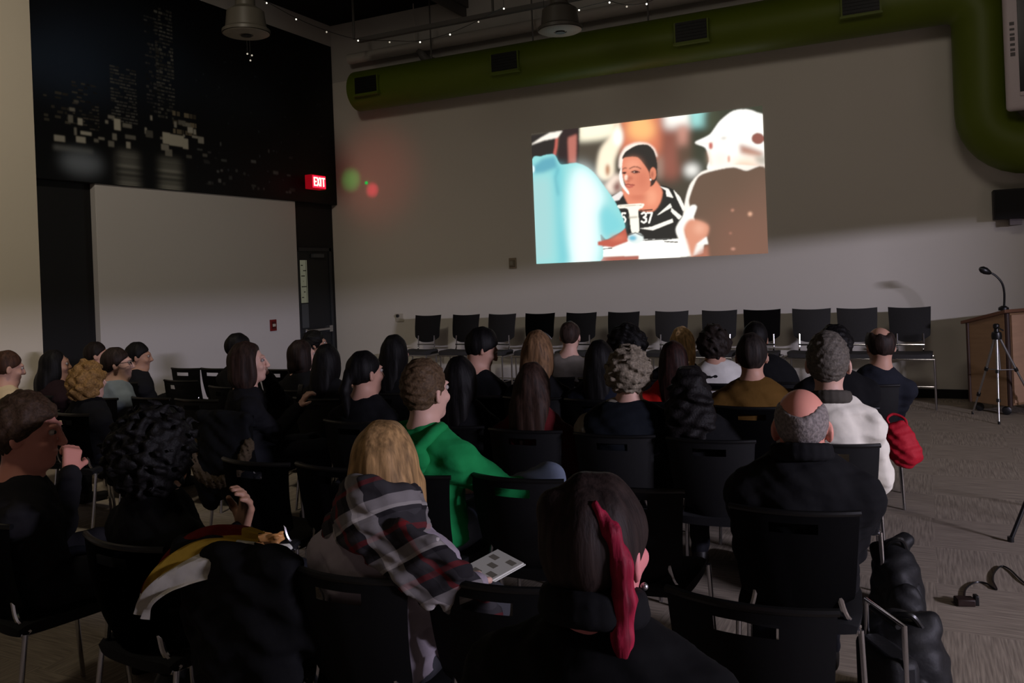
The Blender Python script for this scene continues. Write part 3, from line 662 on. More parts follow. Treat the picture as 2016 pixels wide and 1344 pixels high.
def make_stool():
    e = empty('high_stool'); SH = .62
    obj('seat', seat_bm(.47, .43, SH, .06), M_stool, e)
    obj('backrest', back_bm(.212, .230, .40, SH + .10, .04, .20, -.06, slot=False, dip=.012), M_stool, e)
    bm = bmesh.new(); tube(bm, [(-.15, .2, SH + .07), (.15, .2, SH + .07)], .012, 8); obj('back_bar', bm, M_chrome, e)
    for sx in (-1, 1):
        bm = bmesh.new(); tube(bm, arc([(sx * .14, .16, SH - .04), (sx * .14, .2, SH + .02), (sx * .14, .215, SH + .12), (sx * .14, .225, SH + .2)], 4), .012, 8); obj('back_support', bm, M_chrome, e)
        bm = bmesh.new(); tube(bm, [(sx * .245, -.21, SH - .06), (sx * .25, -.215, .0)], .0125, 10); obj('leg', bm, M_chrome, e)
        bm = bmesh.new(); tube(bm, [(sx * .245, .19, SH - .06), (sx * .25, .205, .0)], .0125, 10); obj('leg', bm, M_chrome, e)
    bm = bmesh.new(); tube(bm, [(-.245, .19, SH - .06), (-.245, -.21, SH - .06), (.245, -.21, SH - .06), (.245, .19, SH - .06), (-.245, .19, SH - .06)], .012, 8); obj('seat_frame', bm, M_chrome, e)
    bm = bmesh.new(); tube(bm, [(-.248, .2, .2), (.248, .2, .2)], .009, 8); tube(bm, [(-.248, -.213, .2), (-.248, .2, .2)], .009, 8); tube(bm, [(.248, -.213, .2), (.248, .2, .2)], .009, 8); obj('footrest', bm, M_chrome, e)
    return e
ORD = ['', 'second', 'third', 'fourth', 'fifth', 'sixth', 'seventh', 'eighth', 'ninth', 'tenth', 'eleventh']
st0 = make_stool()
for k, px in enumerate((1790, 1689, 1594, 1500, 1413, 1318, 1223, 1140, 1060, 983, 913, 838)):
    o = st0 if k == 0 else copy_tree(st0)
    X = onY(px, 630, 10.87).x; o.location = (X, 10.66, 0); o.rotation_euler = (0, 0, random.uniform(-.05, .05))
    lb = 'charcoal high stool closest to the lectern, against the front wall' if k == 0 else ('charcoal high stool farthest from the lectern, beside the ivory plate' if k == 11 else 'charcoal high stool, %s from the lectern in the row along the wall' % ORD[k])
    tagit(o, lb, 'stool', 'high stools along the front wall')

# ------------------------------------------------------------------ people
def rotz(a): c, s = math.cos(a), math.sin(a); return np.array([[c, -s, 0], [s, c, 0], [0, 0, 1]])
def rotx(a): c, s = math.cos(a), math.sin(a); return np.array([[1, 0, 0], [0, c, -s], [0, s, c]])
def roty(a): c, s = math.cos(a), math.sin(a); return np.array([[c, 0, s], [0, 1, 0], [-s, 0, c]])
def nv(v): v = np.array(v, float); return v / max(np.linalg.norm(v), 1e-9)
FAB = {}
def fabric(c, rough=.9):
    k = (tuple(c), rough)
    if k not in FAB: FAB[k] = mat('fabric_%d' % len(FAB), c, rough, spec=.15, noise=((14, 14, 14), .12), bump=(22, .25, .01))
    return FAB[k]
HAIR = {}
def hairmat(c, curly=False):
    k = (tuple(c), curly)
    if k not in HAIR:
        m = bpy.data.materials.new('hair_%d' % len(HAIR)); m.use_nodes = True; nt = m.node_tree; b = nt.nodes['Principled BSDF']; HAIR[k] = m; cc = lin(c)
        b.inputs['Roughness'].default_value = .6; b.inputs['Specular IOR Level'].default_value = .16
        tc = nt.nodes.new('ShaderNodeTexCoord'); mp = nt.nodes.new('ShaderNodeMapping'); mp.inputs['Scale'].default_value = (95, 95, 95) if curly else (62, 62, 4)
        nz = nt.nodes.new('ShaderNodeTexNoise'); nz.inputs['Scale'].default_value = 1; nz.inputs['Detail'].default_value = 5
        cr = nt.nodes.new('ShaderNodeValToRGB'); cr.color_ramp.elements[0].position = .34; cr.color_ramp.elements[1].position = .68
        lo, hi = (.62, 1.3) if curly else (.5, 1.45); cr.color_ramp.elements[0].color = (*(cc * lo), 1); cr.color_ramp.elements[1].color = (*np.minimum(1, cc * hi), 1)
        bp = nt.nodes.new('ShaderNodeBump'); bp.inputs['Strength'].default_value = .55; bp.inputs['Distance'].default_value = .006
        nt.links.new(tc.outputs['Object'], mp.inputs[0]); nt.links.new(mp.outputs[0], nz.inputs['Vector']); nt.links.new(nz.outputs['Fac'], cr.inputs[0]); nt.links.new(cr.outputs[0], b.inputs['Base Color'])
        nt.links.new(nz.outputs['Fac'], bp.inputs['Height']); nt.links.new(bp.outputs[0], b.inputs['Normal'])
    return HAIR[k]
SKIN = {}
def skin(c):
    if c not in SKIN: SKIN[c] = mat('skin_%d' % len(SKIN), c, .55, spec=.35, noise=((12, 12, 12), .06))
    return SKIN[c]
def hand(s, wr, d, n, side, curl=.5, sc=1.0):
    """palm and five fingers; d = pointing direction, n = the way the palm faces, side = +1 when the thumb lies along n x d"""
    d = nv(d); n = nv(np.array(n) - d * np.dot(n, d)); a = np.cross(n, d) * side     # a points to the thumb side
    wr = np.array(wr, float); k = .008
    for q in (-.024, -.008, .008, .024): s.cap(wr + d * .012 * sc + a * q * .75 * sc, wr + d * .085 * sc + a * q * sc, .013 * sc, .0125 * sc, .012)
    for q, L in ((.027, .072), (.009, .08), (-.009, .075), (-.026, .058)):
        p = wr + d * .088 * sc + a * q * sc; ang = 0.0
        for f, r0, r1 in ((.45, .0095, .0088), (.3, .0088, .008), (.25, .008, .007)):
            ang += curl * (1.05 if f < .44 else .7); v = d * math.cos(ang) + n * math.sin(ang); e = p + v * L * f * sc; s.cap(p, e, r0 * sc, r1 * sc, k); p = e
    p = wr + d * .025 * sc + a * .028 * sc; v = nv(d * .7 + a * .75 + n * .25); e = p + v * .042 * sc; s.cap(p, e, .0125 * sc, .0105 * sc, .014)
    v = nv(d * .9 + a * .2 + n * (.3 + .6 * curl)); e2 = e + v * .032 * sc; s.cap(e, e2, .0105 * sc, .0085 * sc, k)
def wob(amp, f, seed=0):
    a, b, c = f, f * 1.31, f * .83
    return lambda x, y, z: amp * (np.sin(a * x + b * z + seed) * np.sin(b * y - c * z + 2 * seed) + .6 * np.sin(c * 2.1 * x - a * 1.7 * y + seed) * np.sin(b * 1.9 * z + seed * 3))
def curls(amp, f, seed=0):            # bumpy curls: plane waves in scattered directions
    rg = np.random.default_rng(seed + 11); D = rg.normal(size=(9, 3)); D /= np.linalg.norm(D, axis=1)[:, None]; ph = rg.uniform(0, 6.28, 9); fs = f * rg.uniform(.7, 1.35, 9)
    return lambda x, y, z: amp * .62 * sum(np.sin(fs[i] * (D[i, 0] * x + D[i, 1] * y + D[i, 2] * z) + ph[i]) for i in range(9))
def elbow(S, Wp, La, Lb, hint):
    d = Wp - S; D = np.linalg.norm(d); D2 = min(D, (La + Lb) * .985); u = nv(d); W2 = S + u * D2
    x = (La * La - Lb * Lb + D2 * D2) / (2 * D2); hgt = math.sqrt(max(La * La - x * x, 0)); v = nv(np.array(hint) - u * np.dot(hint, u)); return S + u * x + v * hgt, W2
def person(label, px, py, HY, hair, top, skinc=(205, 150, 122), legs=(26, 27, 32), chair_x=None, chair_dy=.06, hs=1.0, yaw=None, pitch=.0, byaw=None, broad=1.0, hairup=.015, topname='jumper', puff=0.0,
           arms=None, near=False, chair_label=None, leg_pose=None, extra=None, roll=0.0, chair_rz=None, neckline=0.0, neck=.175, fold=.0045):
    P = onY(px, py, HY); HX, H = P.x, P.z
    cx = HX if chair_x is None else chair_x; cy = HY + chair_dy
    tgt = math.atan2(-(-3.45 - HX), 10.9 - HY)          # rotation about z that faces the picture
    yaw = tgt if yaw is None else math.radians(yaw); byaw = tgt * .55 if byaw is None else math.radians(byaw)
    root = Vector((cx, cy, 0)); RB = rotz(byaw); L = lambda x, y, z: RB @ np.array([x, y, z]) if True else None
    RH = rotz(yaw) @ rotx(-pitch) @ roty(roll); hc = np.array([HX - cx, HY - cy, H - hairup - .113 * hs])       # head centre in root coordinates
    hp = lambda x, y, z: hc + RH @ (np.array([x, y, z]) * hs)
    h_b = .0065 if near else (.009 if HY < 4.5 else .012)
    # skeleton
    pel = L(0, -.05, .565); nk = hc + RH @ np.array([0, -.03, -.10]) * hs * .8; nk = np.array([nk[0] * .9, nk[1] - .004, hc[2] - neck * hs]) ; 
    sp = lambda t: pel + (nk - pel) * t + L(0, -.006, 0) * math.sin(math.pi * min(1, t * 1.1)) 
    bw = broad; sh = {}
    for s_ in (-1, 1): sh[s_] = nk + L(s_ * .178 * bw, -.005, -.105)
    body = SDF()
    # head
    body.ell(hp(0, -.012, .015), np.array([.077, .097, .098]) * hs, RH, .02); body.ell(hp(0, .028, -.05), np.array([.060, .068, .078]) * hs, RH, .03)
    body.ell(hp(0, .074, -.104), np.array([.026, .02, .018]) * hs, RH, .03); body.ell(hp(0, .084, .024), np.array([.05, .018, .011]) * hs, RH, .015)
    for s_ in (-1, 1):
        body.ell(hp(s_ * .033, .103, .004), np.array([.016, .012, .010]) * hs, RH, .012, sub=True); body.ell(hp(s_ * .04, .07, -.035), np.array([.022, .022, .02]) * hs, RH, .02)
        RE = RH @ rotz(s_ * .45); body.ell(hp(s_ * .080, -.008, -.018), np.array([.011, .021, .033]) * hs, RE, .008); body.ell(hp(s_ * .089, .0, -.016), np.array([.008, .011, .017]) * hs, RE, .006, sub=True)
    body.cap(hp(0, .096, .012), hp(0, .117, -.034), .008 * hs, .0125 * hs, .012); body.ell(hp(0, .108, -.038), np.array([.017, .012, .009]) * hs, RH, .008)
    body.ell(hp(0, .092, -.066), np.array([.023, .010, .006]) * hs, RH, .006); body.ell(hp(0, .090, -.077), np.array([.020, .010, .007]) * hs, RH, .006)
    body.cap(nk + np.array([0, 0, -.03]), hp(0, -.022, -.07), .058 * bw ** .5, .052 * hs, .03)
    # torso
    tor = [(sp(0), (.165 * bw, .125, .105)), (sp(.38), (.138 * bw, .105, .13)), (sp(.74), (.160 * bw, .112, .15))]
    for c, r in tor: body.ell(c, r, RB, .08)
    for s_ in (-1, 1): body.cap(nk + L(s_ * .03, 0, -.06), sh[s_], .058, .052 * bw, .05)
    # arms
    A = {}; arms = arms or {}
    for s_ in (-1, 1):
        a = arms.get(s_, {})
        wr = np.array(a['at']) - np.array(root) if 'at' in a else L(*a.get('to', (s_ * .085, .27 + random.uniform(-.03, .04), .645)))
        el, wr = elbow(sh[s_], wr, .285, .25, RB @ np.array(a.get('hint', (s_ * .28, -.55, -.78))))
        A[s_] = (el, wr); body.cap(sh[s_], el, .047 * bw, .039, .03); body.cap(el, wr, .040, .027, .025)
        hd = RB @ np.array(a['dir']) if 'dir' in a else (wr - el) * .6 + L(-s_ * .12, .1, -.03)
        hn = RB @ np.array(a['palm']) if 'palm' in a else L(0, 0, -1)
        hand(body, wr, hd, hn, a.get('side', s_), a.get('curl', .35), a.get('sc', 1.0))
    # legs
    LG = {}
    for s_ in (-1, 1):
        hip = L(s_ * .09, -.02, .545); kn = L(s_ * (.13 if leg_pose is None else .13), .42, .545); an = L(s_ * .13, .40 + .05 * s_ * .5, .085)
        if leg_pose and s_ in leg_pose: kn = L(*leg_pose[s_][0]); an = L(*leg_pose[s_][1])
        LG[s_] = (hip, kn, an); body.cap(hip, kn, .082, .056, .04); body.cap(kn, an, .054, .036, .03); body.cap(an + np.array([0, 0, -.035]), an + L(0, .14, -.05), .032, .024, .02)
    root_o = sdfobj('person', body, h_b, skin(skinc)); root_o.location = root; tagit(root_o, label, 'person')
    hc_w = h_b * 1.45
    for s_ in (-1, 1):
        bm = bmesh.new(); bmesh.ops.create_uvsphere(bm, u_segments=12, v_segments=8, radius=.0112 * hs); obj('eye', bm, M_eye, root_o, Vector(hp(s_ * .033, .086, .004)))
        bm = bmesh.new(); bmesh.ops.create_uvsphere(bm, u_segments=10, v_segments=8, radius=.007 * hs); obj('iris', bm, M_plastic, root_o.children[-1], Vector(RH @ np.array([0, .0075, 0]) * hs))
    # clothing
    t = SDF(); g = .016 + puff
    for i, (c, r) in enumerate(tor): t.ell(c, np.array(r) + g + (.008 if i == 1 else 0), RB, .09)
    for s_ in (-1, 1):
        t.cap(nk + L(s_ * .03, 0, -.060 + neckline), sh[s_] + np.array([0, 0, -.004]), .056 + g * .8, .052 * bw + g * .9, .06); el, wr = A[s_]
        t.cap(sh[s_], el, .052 * bw + g, .046 + g * .8, .035); t.cap(el, el + (wr - el) * .93, .047 + g * .8, .036 + g * .7, .03)
    t.wob(wob(fold, 26, px % 7)); t.wob(wob(.002, 61, py % 5))
    if neckline is not None:
        pass
    topo = sdfobj(topname, t, hc_w, top if not isinstance(top, tuple) else fabric(top), root_o)
    q = SDF(); q.ell(sp(-.02), np.array([.172 * bw, .135, .10]) , RB, .06)
    for s_ in (-1, 1):
        hip, kn, an = LG[s_]; q.cap(hip, kn, .098, .070, .04); q.cap(kn, an + (kn - an) * .06, .068, .052, .03)
    q.wob(wob(.004, 24, px % 5)); sdfobj('trousers', q, hc_w, legs if not isinstance(legs, tuple) else fabric(legs), root_o)
    for s_ in (-1, 1):
        hip, kn, an = LG[s_]; z = SDF(); z.cap(an + np.array([0, 0, -.045]) + L(0, -.03, 0), an + L(0, .15, -.048), .04, .034, .02); z.cap(an + np.array([0, 0, .0]), an + L(0, .03, -.04), .045, .04, .03)
        z.cut((0, 0, .002), (0, 0, -1), .004); sdfobj('shoe', z, .013, M_shoe, root_o)
    # hair
    st, hcx = hair[0], hair[1]; o = hair[2] if len(hair) > 2 else {}
    hh = SDF(); k = .02; th = o.get('th', .009); bump = o.get('bump', 0)
    hh.ell(hp(0, -.016, .020), np.array([.077 + th, .097 + th, .095 + hairup]) * np.array([hs, hs, hs]), RH, k)
    if st in ('short', 'bald', 'crop', 'curly', 'bun', 'tail'):
        hh.cut(hp(0, .094, .066), RH @ np.array([0, .72, -.69]), .012); hh.cut(hp(0, 0, -.100), RH @ np.array([0, 0, -1]), .015)
        if st == 'bald':
            hh.ell(hp(0, .0, .105), np.array([.06, .13, .09]) * hs, RH, .025, sub=True)
    if st == 'curly':
        w, d, z0 = o.get('size', (.115, .12, .12)); hh.ell(hp(0, -.025, o.get('dz', .01)), np.array([w, d, z0]) * hs, RH, .03); hh.cut(hp(0, .055, .0), RH @ np.array([0, .85, -.5]), .02)
        hh.cut(hp(0, 0, o.get('low', -.09)), RH @ np.array([0, 0, -1]), .02)
    if st in ('long', 'bob'):
        Ln = o.get('len', .32); w = o.get('w', .085)
        hh.cut(hp(0, .055, .03), RH @ np.array([0, .9, -.35]), .02)
        for s_ in (-1, 1): hh.ell(hp(s_ * .066, -.012, -.06), np.array([.03, .065, .11]) * hs, RH, .03)
        hh.ell(hp(0, -.06, -.06), np.array([w * .95, .06, .12 if Ln > .15 else .095]) * hs, RH, .04)
        if st == 'long':
            dn = np.array([0, 0, -1.0]); b0 = hp(0, -.075, -.08); n_ = 4
            for i in range(n_):
                c = b0 + dn * (Ln - .1) * (i + .5) / n_ + L(0, -.022 - .012 * math.sin(i), 0); hh.ell(c, np.array([w * (1.05 - .06 * i), .046, (Ln - .1) / n_ * .95 + .02]), RB, .05)
            if o.get('front'):
                for s_ in (-1, 1): hh.cap(hp(s_ * .075, .02, -.05), hp(s_ * .085, .03, -.05) + dn * (Ln * .6), .034, .022, .03)
        else: hh.ell(hp(0, -.045, -.09), np.array([w * 1.0, .075, .055]) * hs, RH, .03)
    if st == 'bun': c = o.get('c', (0, -.09, .09)); hh.ell(hp(*c), np.array([.045, .042, .042]) * hs, RH, .012)
    if st == 'tail':
        b0 = hp(0, -.11, .0); hh.ell(b0, np.array([.03, .03, .035]), RH, .02); hh.cap(b0, hp(0, -.145, -.09), .032, .036, .02); hh.cap(hp(0, -.145, -.09), hp(0, -.13, -.25), .036, .02, .02)
    if bump: hh.wob(curls(bump * .8, o.get('bf', 120) * 1.25, px % 9))
    else: hh.wob(lambda x, y, z: .0022 * np.sin(92 * x + 31 * y + 9 * z) + .0016 * np.sin(71 * y - 53 * x - 7 * z))
    sdfobj('hair', hh, h_b * (1.0 if bump else 1.1), hairmat(hcx, bool(bump)), root_o)
    if extra: extra(dict(root=root_o, hp=hp, L=L, nk=nk, sh=sh, A=A, RB=RB, RH=RH, sp=sp, hs=hs, LG=LG, hv=hc_w, org=root))
    if chair_label: place_chair(cx, cy + .004, byaw * .4 if chair_rz is None else chair_rz, chair_label)
    return root_o

K = (16, 16, 18); K2 = (22, 22, 25); NAVY = (20, 24, 34); DK = (24, 18, 15); BLK = (14, 12, 12); BR = (58, 40, 28)
FAIR = (206, 164, 146); TAN = (162, 122, 100); MID = (186, 142, 122)
def glasses(c):
    hp = c['hp']; r = c['root']; bm = bmesh.new()
    for s_ in (-1, 1):
        tube(bm, [Vector(hp(s_ * .034 + .021 * math.cos(a), .107 - .006 * abs(math.cos(a)), .004 + .016 * math.sin(a))) for a in [2 * math.pi * k / 14 for k in range(15)]], .0022, 6, caps=False)
        tube(bm, [Vector(hp(s_ * .056, .1, .008)), Vector(hp(s_ * .083, .06, .008)), Vector(hp(s_ * .088, -.01, .004))], .0022, 6)
    tube(bm, [Vector(hp(-.013, .112, .006)), Vector(hp(.013, .112, .006))], .0022, 6); obj('glasses', bm, M_plastic, r)
def collar(col, h=.05, r=.07, name='collar', zo=0.0):
    def f(c):
        s = SDF(); n = 20; nk = c['nk']; L = c['L']
        for i in range(n):
            a0, a1 = 2 * math.pi * i / n, 2 * math.pi * (i + 1) / n
            p = lambda a: nk + L(r * math.cos(a), r * 1.02 * math.sin(a) - .004, zo - .005 + h * .35 - .02 * math.sin(a))
            s.cap(p(a0), p(a1), .016, .016, .01); s.cap(p(a0) + np.array([0, 0, -.025]), p(a1) + np.array([0, 0, -.025]), .02, .02, .01)
        sdfobj(name, s, .008, fabric(col), c['root'])
    return f
def both(*fs):
    def f(c):
        for q in fs: q(c)
    return f

# --- left block
person('person with short brown hair and cream top at the far left edge', 15, 690, 4.05, ('short', (62, 40, 28)), (196, 176, 140), MID, chair_label='chair under the cream-topped person at the far left edge', pitch=.2)
person('person with long black hair and dark red-brown top, hand near face, by black wall strip', 108, 688, 4.7, ('long', BLK, {'len': .3}), (36, 22, 24), TAN, chair_label='chair under the long-haired person in front of the black wall strip',
       arms={1: {'at': tuple(onY(131, 738, 4.83)), 'dir': (0, .1, 1), 'palm': (-.6, -.6, 0), 'hint': (.5, .1, -.8), 'curl': .3}}, yaw=-38)
person('dark-haired person mostly hidden behind the fuzzy blond head on the left', 190, 672, 5.55, ('short', (28, 20, 17)), K, MID, chair_label='chair under the person hidden behind the fuzzy blond head', yaw=-42)
person('person with fuzzy golden-blond hair and dark jacket, seen from behind', 175, 708, 4.08, ('curly', (132, 100, 58), {'size': (.135, .135, .14), 'bump': .008, 'bf': 90, 'dz': -.02, 'low': -.16}), K, FAIR, chair_label='chair under the person with fuzzy golden-blond hair', yaw=-5, hairup=.035)
person('man with glasses in a pale blue-grey shirt, facing right', 230, 683, 4.72, ('short', (38, 28, 23)), (134, 146, 158), FAIR, chair_label='chair under the man in glasses and pale blue-grey shirt', extra=both(glasses, collar((150, 160, 170))), yaw=-45, topname='shirt', hs=1.05)
person('man in a dark suit with black hair, profile against the white panel', 272, 673, 5.55, ('short', BLK), K2, TAN, chair_label='chair under the dark-suited man before the white panel', yaw=-48, topname='jacket', hs=1.04, pitch=.1)
person('dark head barely showing above the woman with hand at her face', 470, 655, 5.45, ('short', BLK, {'th': .016}), K, MID, chair_label='chair hidden behind the woman with hand at her face', yaw=-20)
# woman with phone
PH = onY(591, 786, 4.62)
def phone():
    e = empty('smartphone', onY(590, 776, 4.62), math.radians(-25)); e.rotation_euler = (math.radians(-12), 0, math.radians(-25)); tagit(e, 'black phone held up by the woman with hand at her face', 'phone')
    obj('case', B(-.037, .037, -.005, .005, -.06, .07), M_plastic, e, bevel=.004); obj('screen', B(-.033, .033, .005, .0058, -.055, .064), M_screen, e); obj('camera_lens', B(-.028, -.014, -.0065, -.005, .045, .06), M_screen, e)
phone()
person('dark-clothed woman with brown hair in profile, hand on her face, holding a phone', 487, 672, 4.3, ('bob', (46, 32, 26), {'w': .09}), K2, FAIR, near=True, hs=1.1, yaw=-52, byaw=-38, pitch=-.05, chair_x=-4.16, chair_rz=-.05,
       chair_label='chair draped with the fur-trimmed coat, under the woman with phone',
       arms={1: {'at': tuple(onY(588, 802, 4.58)), 'dir': (.1, .5, .8), 'palm': (-.1, .9, -.2), 'side': 1, 'curl': .55, 'hint': (.3, -.5, -.8)}, -1: {'at': tuple(onY(524, 738, 4.5)), 'dir': (.15, -.2, 1), 'palm': (.2, -1, 0), 'curl': .7, 'hint': (-.3, .2, -.8)}})
person('person with dark bob and black top in front of the door', 594, 668, 5.4, ('bob', (34, 24, 20), {'w': .082}), K, FAIR, chair_label='chair under the dark-bobbed person by the door', yaw=-30)
person('person with long straight black hair next to the dark bob, by the door', 645, 676, 5.05, ('long', BLK, {'len': .38}), K, MID, chair_label='chair under the long black hair nearest the room corner', yaw=0)
person('dark-haired person low in front of the door push bar', 620, 650, 6.5, ('curly', BLK, {'size': (.095, .105, .1), 'bump': .004, 'dz': .02}), K, TAN, chair_label='chair in front of the door push bar', yaw=-50)
person('person with sleek dark ponytail and visible ear, dark top', 718, 690, 4.3, ('tail', BLK), K, MID, chair_label='chair under the person with the sleek dark ponytail', yaw=-22, hs=1.06)
person('person with thick long black hair, left of the first stools', 778, 658, 5.4, ('long', BLK, {'len': .4, 'w': .095}), K, MID, chair_label='chair under the thick long black hair left of stools', yaw=-10)
# --- centre
def hood(c):
    s = SDF(); nk, L = c['nk'], c['L']
    s.ell(nk + L(0, -.125, -.085), (.125, .05, .085), c['RB'], .02)
    for q in (-1, 1):
        P = arc([Vector(nk + L(*v)) for v in ((q * .05, .075, -.02), (q * .088, .035, .022), (q * .108, -.035, .03), (q * .095, -.105, -.01), (q * .05, -.155, -.075), (0, -.172, -.125))], 4)
        for i, (a, b) in enumerate(zip(P, P[1:])): s.cap(a, b, .024, .024, .006)
    s.ell(nk + L(0, -.045, .05), (.07, .078, .075), c['RB'], .01, sub=True); s.wob(wob(.003, 40, 2))
    sdfobj('hood', s, .008, fabric((28, 136, 74)), c['root'])
person('man with short light brown hair in a bright green hoodie', 836, 705, 3.25, ('short', (84, 66, 47), {'bump': .0024, 'bf': 150, 'th': .008}), (28, 136, 74), FAIR, (116, 126, 144), chair_label='chair under the man in the green hoodie', hs=1.1, near=True, broad=1.08, puff=.010, arms={1: {'to': (.30, .30, .70), 'hint': (.75, -.2, -.5)}}, topname='hoodie', extra=hood,
       yaw=-14, byaw=-6, leg_pose={1: ((.42, .32, .74), (.02, .52, .60))}, hairup=.022, neckline=-.01)
person('dark-haired person half hidden behind the green hoodie', 905, 700, 4.32, ('long', BLK, {'len': .36}), K, MID, chair_label='chair half hidden behind the green hoodie man', yaw=10)
person('man with dark hair and black jumper looking down, in front of second stool', 948, 645, 5.4, ('short', BLK, {'th': .014}), K, MID, chair_label='chair under the man in black looking down', yaw=-48, pitch=.45, hs=1.12, hairup=.02)
def hairband(c):
    bm = bmesh.new(); tube(bm, [Vector(c['hp'](.094 * math.sin(a), .03, .02 + .104 * math.cos(a))) for a in [math.pi * (-.32 + .64 * k / 10) for k in range(11)]], .006, 8); obj('hair_clip', bm, M_alu, c['root'])
person('woman with long light brown hair and silver hair clip, black top', 1058, 650, 5.4, ('long', (112, 84, 58), {'len': .34, 'w': .10}), K, FAIR, chair_label='chair under the woman with the silver hair clip', hs=1.14, yaw=8, hairup=.025, extra=hairband)
person('person with cropped hair in a plain grey top, before the fifth stool', 1122, 632, 6.45, ('crop', (52, 40, 34), {'th': .006}), (112, 106, 98), FAIR, chair_x=-2.80, chair_label='chair under the person in the plain grey top', yaw=4, hairup=.008)
person('woman with long reddish-brown hair over a dark red top', 1048, 712, 4.3, ('long', (50, 35, 28), {'len': .40, 'w': .105}), (84, 24, 26), FAIR, chair_label='chair under the woman in the dark red top', yaw=5, hairup=.02)
person('person with a big round black afro in front of the stools', 1235, 637, 6.45, ('curly', BLK, {'size': (.16, .15, .145), 'bump': .009, 'bf': 80, 'dz': .0, 'low': -.12}), K, TAN, chair_x=-2.33, chair_label='chair under the person with the big afro', yaw=0, hairup=.04)
person('person with sleek long black hair and navy jacket left of the grey curls', 1180, 668, 5.4, ('long', BLK, {'len': .36, 'w': .09}), NAVY, MID, chair_label='chair under the navy jacket left of the grey curls', yaw=5)
def vest(c):
    s = SDF(); sp, RB, L, nk, sh = c['sp'], c['RB'], c['L'], c['nk'], c['sh']
    s.ell(sp(0), (.225, .175, .13), RB, .09); s.ell(sp(.38), (.208, .165, .16), RB, .09); s.ell(sp(.74), (.226, .166, .17), RB, .09)
    for q in (-1, 1): s.cap(nk + L(q * .04, -.01, -.05), sh[q] + L(-q * .035, -.01, .012), .088, .092, .05)
    s.wob(wob(.004, 30, 2)); sdfobj('vest', s, .014, fabric((20, 24, 30)), c['root'])
person('person with short curly grey hair, dark vest over pale sleeves', 1238, 678, 4.3, ('curly', (122, 112, 96), {'size': (.112, .118, .108), 'bump': .007, 'bf': 110, 'dz': .012, 'low': -.085}), (150, 142, 128), FAIR, chair_x=-1.5, chair_label='chair under the grey-haired person in the dark vest', hs=1.1, yaw=2, broad=1.15, puff=.01, hairup=.03, topname='shirt', extra=vest)
person('blonde with long straight hair in front of the seventh stool', 1342, 642, 6.45, ('long', (190, 156, 110), {'len': .34, 'w': .085}), K, FAIR, chair_x=-1.86, chair_label='chair under the long-haired blonde', yaw=12, hs=1.02)
person('person with dark auburn hair and bright red top', 1325, 670, 5.4, ('long', (40, 22, 18), {'len': .34, 'w': .08}), (200, 34, 28), MID, chair_x=-1.52, chair_label='chair under the person in the bright red top', yaw=10)
def stripe(c):
    s = SDF(); nk, L = c['nk'], c['L']
    for i in range(10):
        a0 = -1.0 + 2 * i / 10; a1 = a0 + .2; p = lambda a: nk + L(a * .17, -.098 + .05 * a * a, -.062 - .02 * a * a)
        s.cap(p(a0), p(a1), .022, .022, .01)
    sdfobj('collar_band', s, .010, fabric((20, 20, 22)), c['root'])
person('person with bushy dark curls and white jumper with black collar band', 1404, 637, 6.3, ('curly', (34, 27, 23), {'size': (.125, .125, .12), 'bump': .007, 'bf': 100, 'dz': -.005, 'low': -.13}), (205, 203, 198), MID, chair_x=-1.39, chair_label='chair under the person in the white jumper', yaw=12, hairup=.03, broad=1.12, extra=stripe)
person('person with long black curls and black top in front of the mustard jumper', 1358, 718, 4.3, ('long', (20, 17, 17), {'len': .4, 'w': .115, 'bump': .006, 'bf': 80}), K, MID, chair_x=-1.0, chair_label='chair under the person with long black curls', yaw=8, hairup=.02)
person('man with short dark hair in a mustard brown jumper', 1478, 655, 5.32, ('short', (38, 32, 29)), (92, 66, 27), MID, chair_label='chair under the man in the mustard jumper', hs=1.1, broad=1.08, yaw=10, puff=.008)
person('dark-haired person in black behind the mustard jumper', 1486, 632, 6.45, ('short', BLK, {'th': .014}), K, TAN, chair_x=-.92, chair_label='chair behind the man in the mustard jumper', yaw=15)
person('man with grey hair, dark grey collar and bright white shirt', 1628, 652, 4.35, ('short', (92, 86, 78), {'bump': .002, 'bf': 160}), (226, 221, 206), FAIR, (44, 48, 62), chair_x=-.45, chair_label='chair under the man in the bright white shirt', hs=1.16, broad=.98, puff=.008, yaw=2, near=True, topname='shirt', hairup=.02, neckline=-.02,
       neck=.165, fold=.009, extra=collar((70, 66, 60), .12, .088), arms={1: {'to': (.17, .22, .62), 'hint': (.3, -.4, -.8)}})
person('person with bushy dark hair behind the white-shirted man', 1641, 638, 5.4, ('curly', BLK, {'size': (.105, .112, .105), 'bump': .005, 'dz': .01}), K, MID, chair_label='chair behind the man in the bright white shirt', yaw=8)
person('balding man in a dark jacket nearest the aisle, before the last stool', 1731, 641, 6.4, ('bald', (44, 34, 30), {'th': .012}), (30, 32, 40), MID, chair_x=-.41, chair_label='chair with the red bag on it, nearest the lectern', hs=1.1, broad=.88, puff=.006, yaw=22, byaw=8, topname='jacket', pitch=.2)
person('bald man with grey fringe in a black jacket, from behind', 1576, 765, 3.2, ('bald', (128, 120, 116), {'th': .004, 'bump': .0007, 'bf': 170}), (20, 20, 22), (222, 150, 132), chair_x=-.46, chair_label='aisle chair under the bald man in the black jacket', hs=1.16, broad=1.06, puff=.014, yaw=4, near=True, topname='jacket', hairup=.0, pitch=-.04, neck=.125, extra=collar((20, 20, 22), .12, .092, zo=.03))
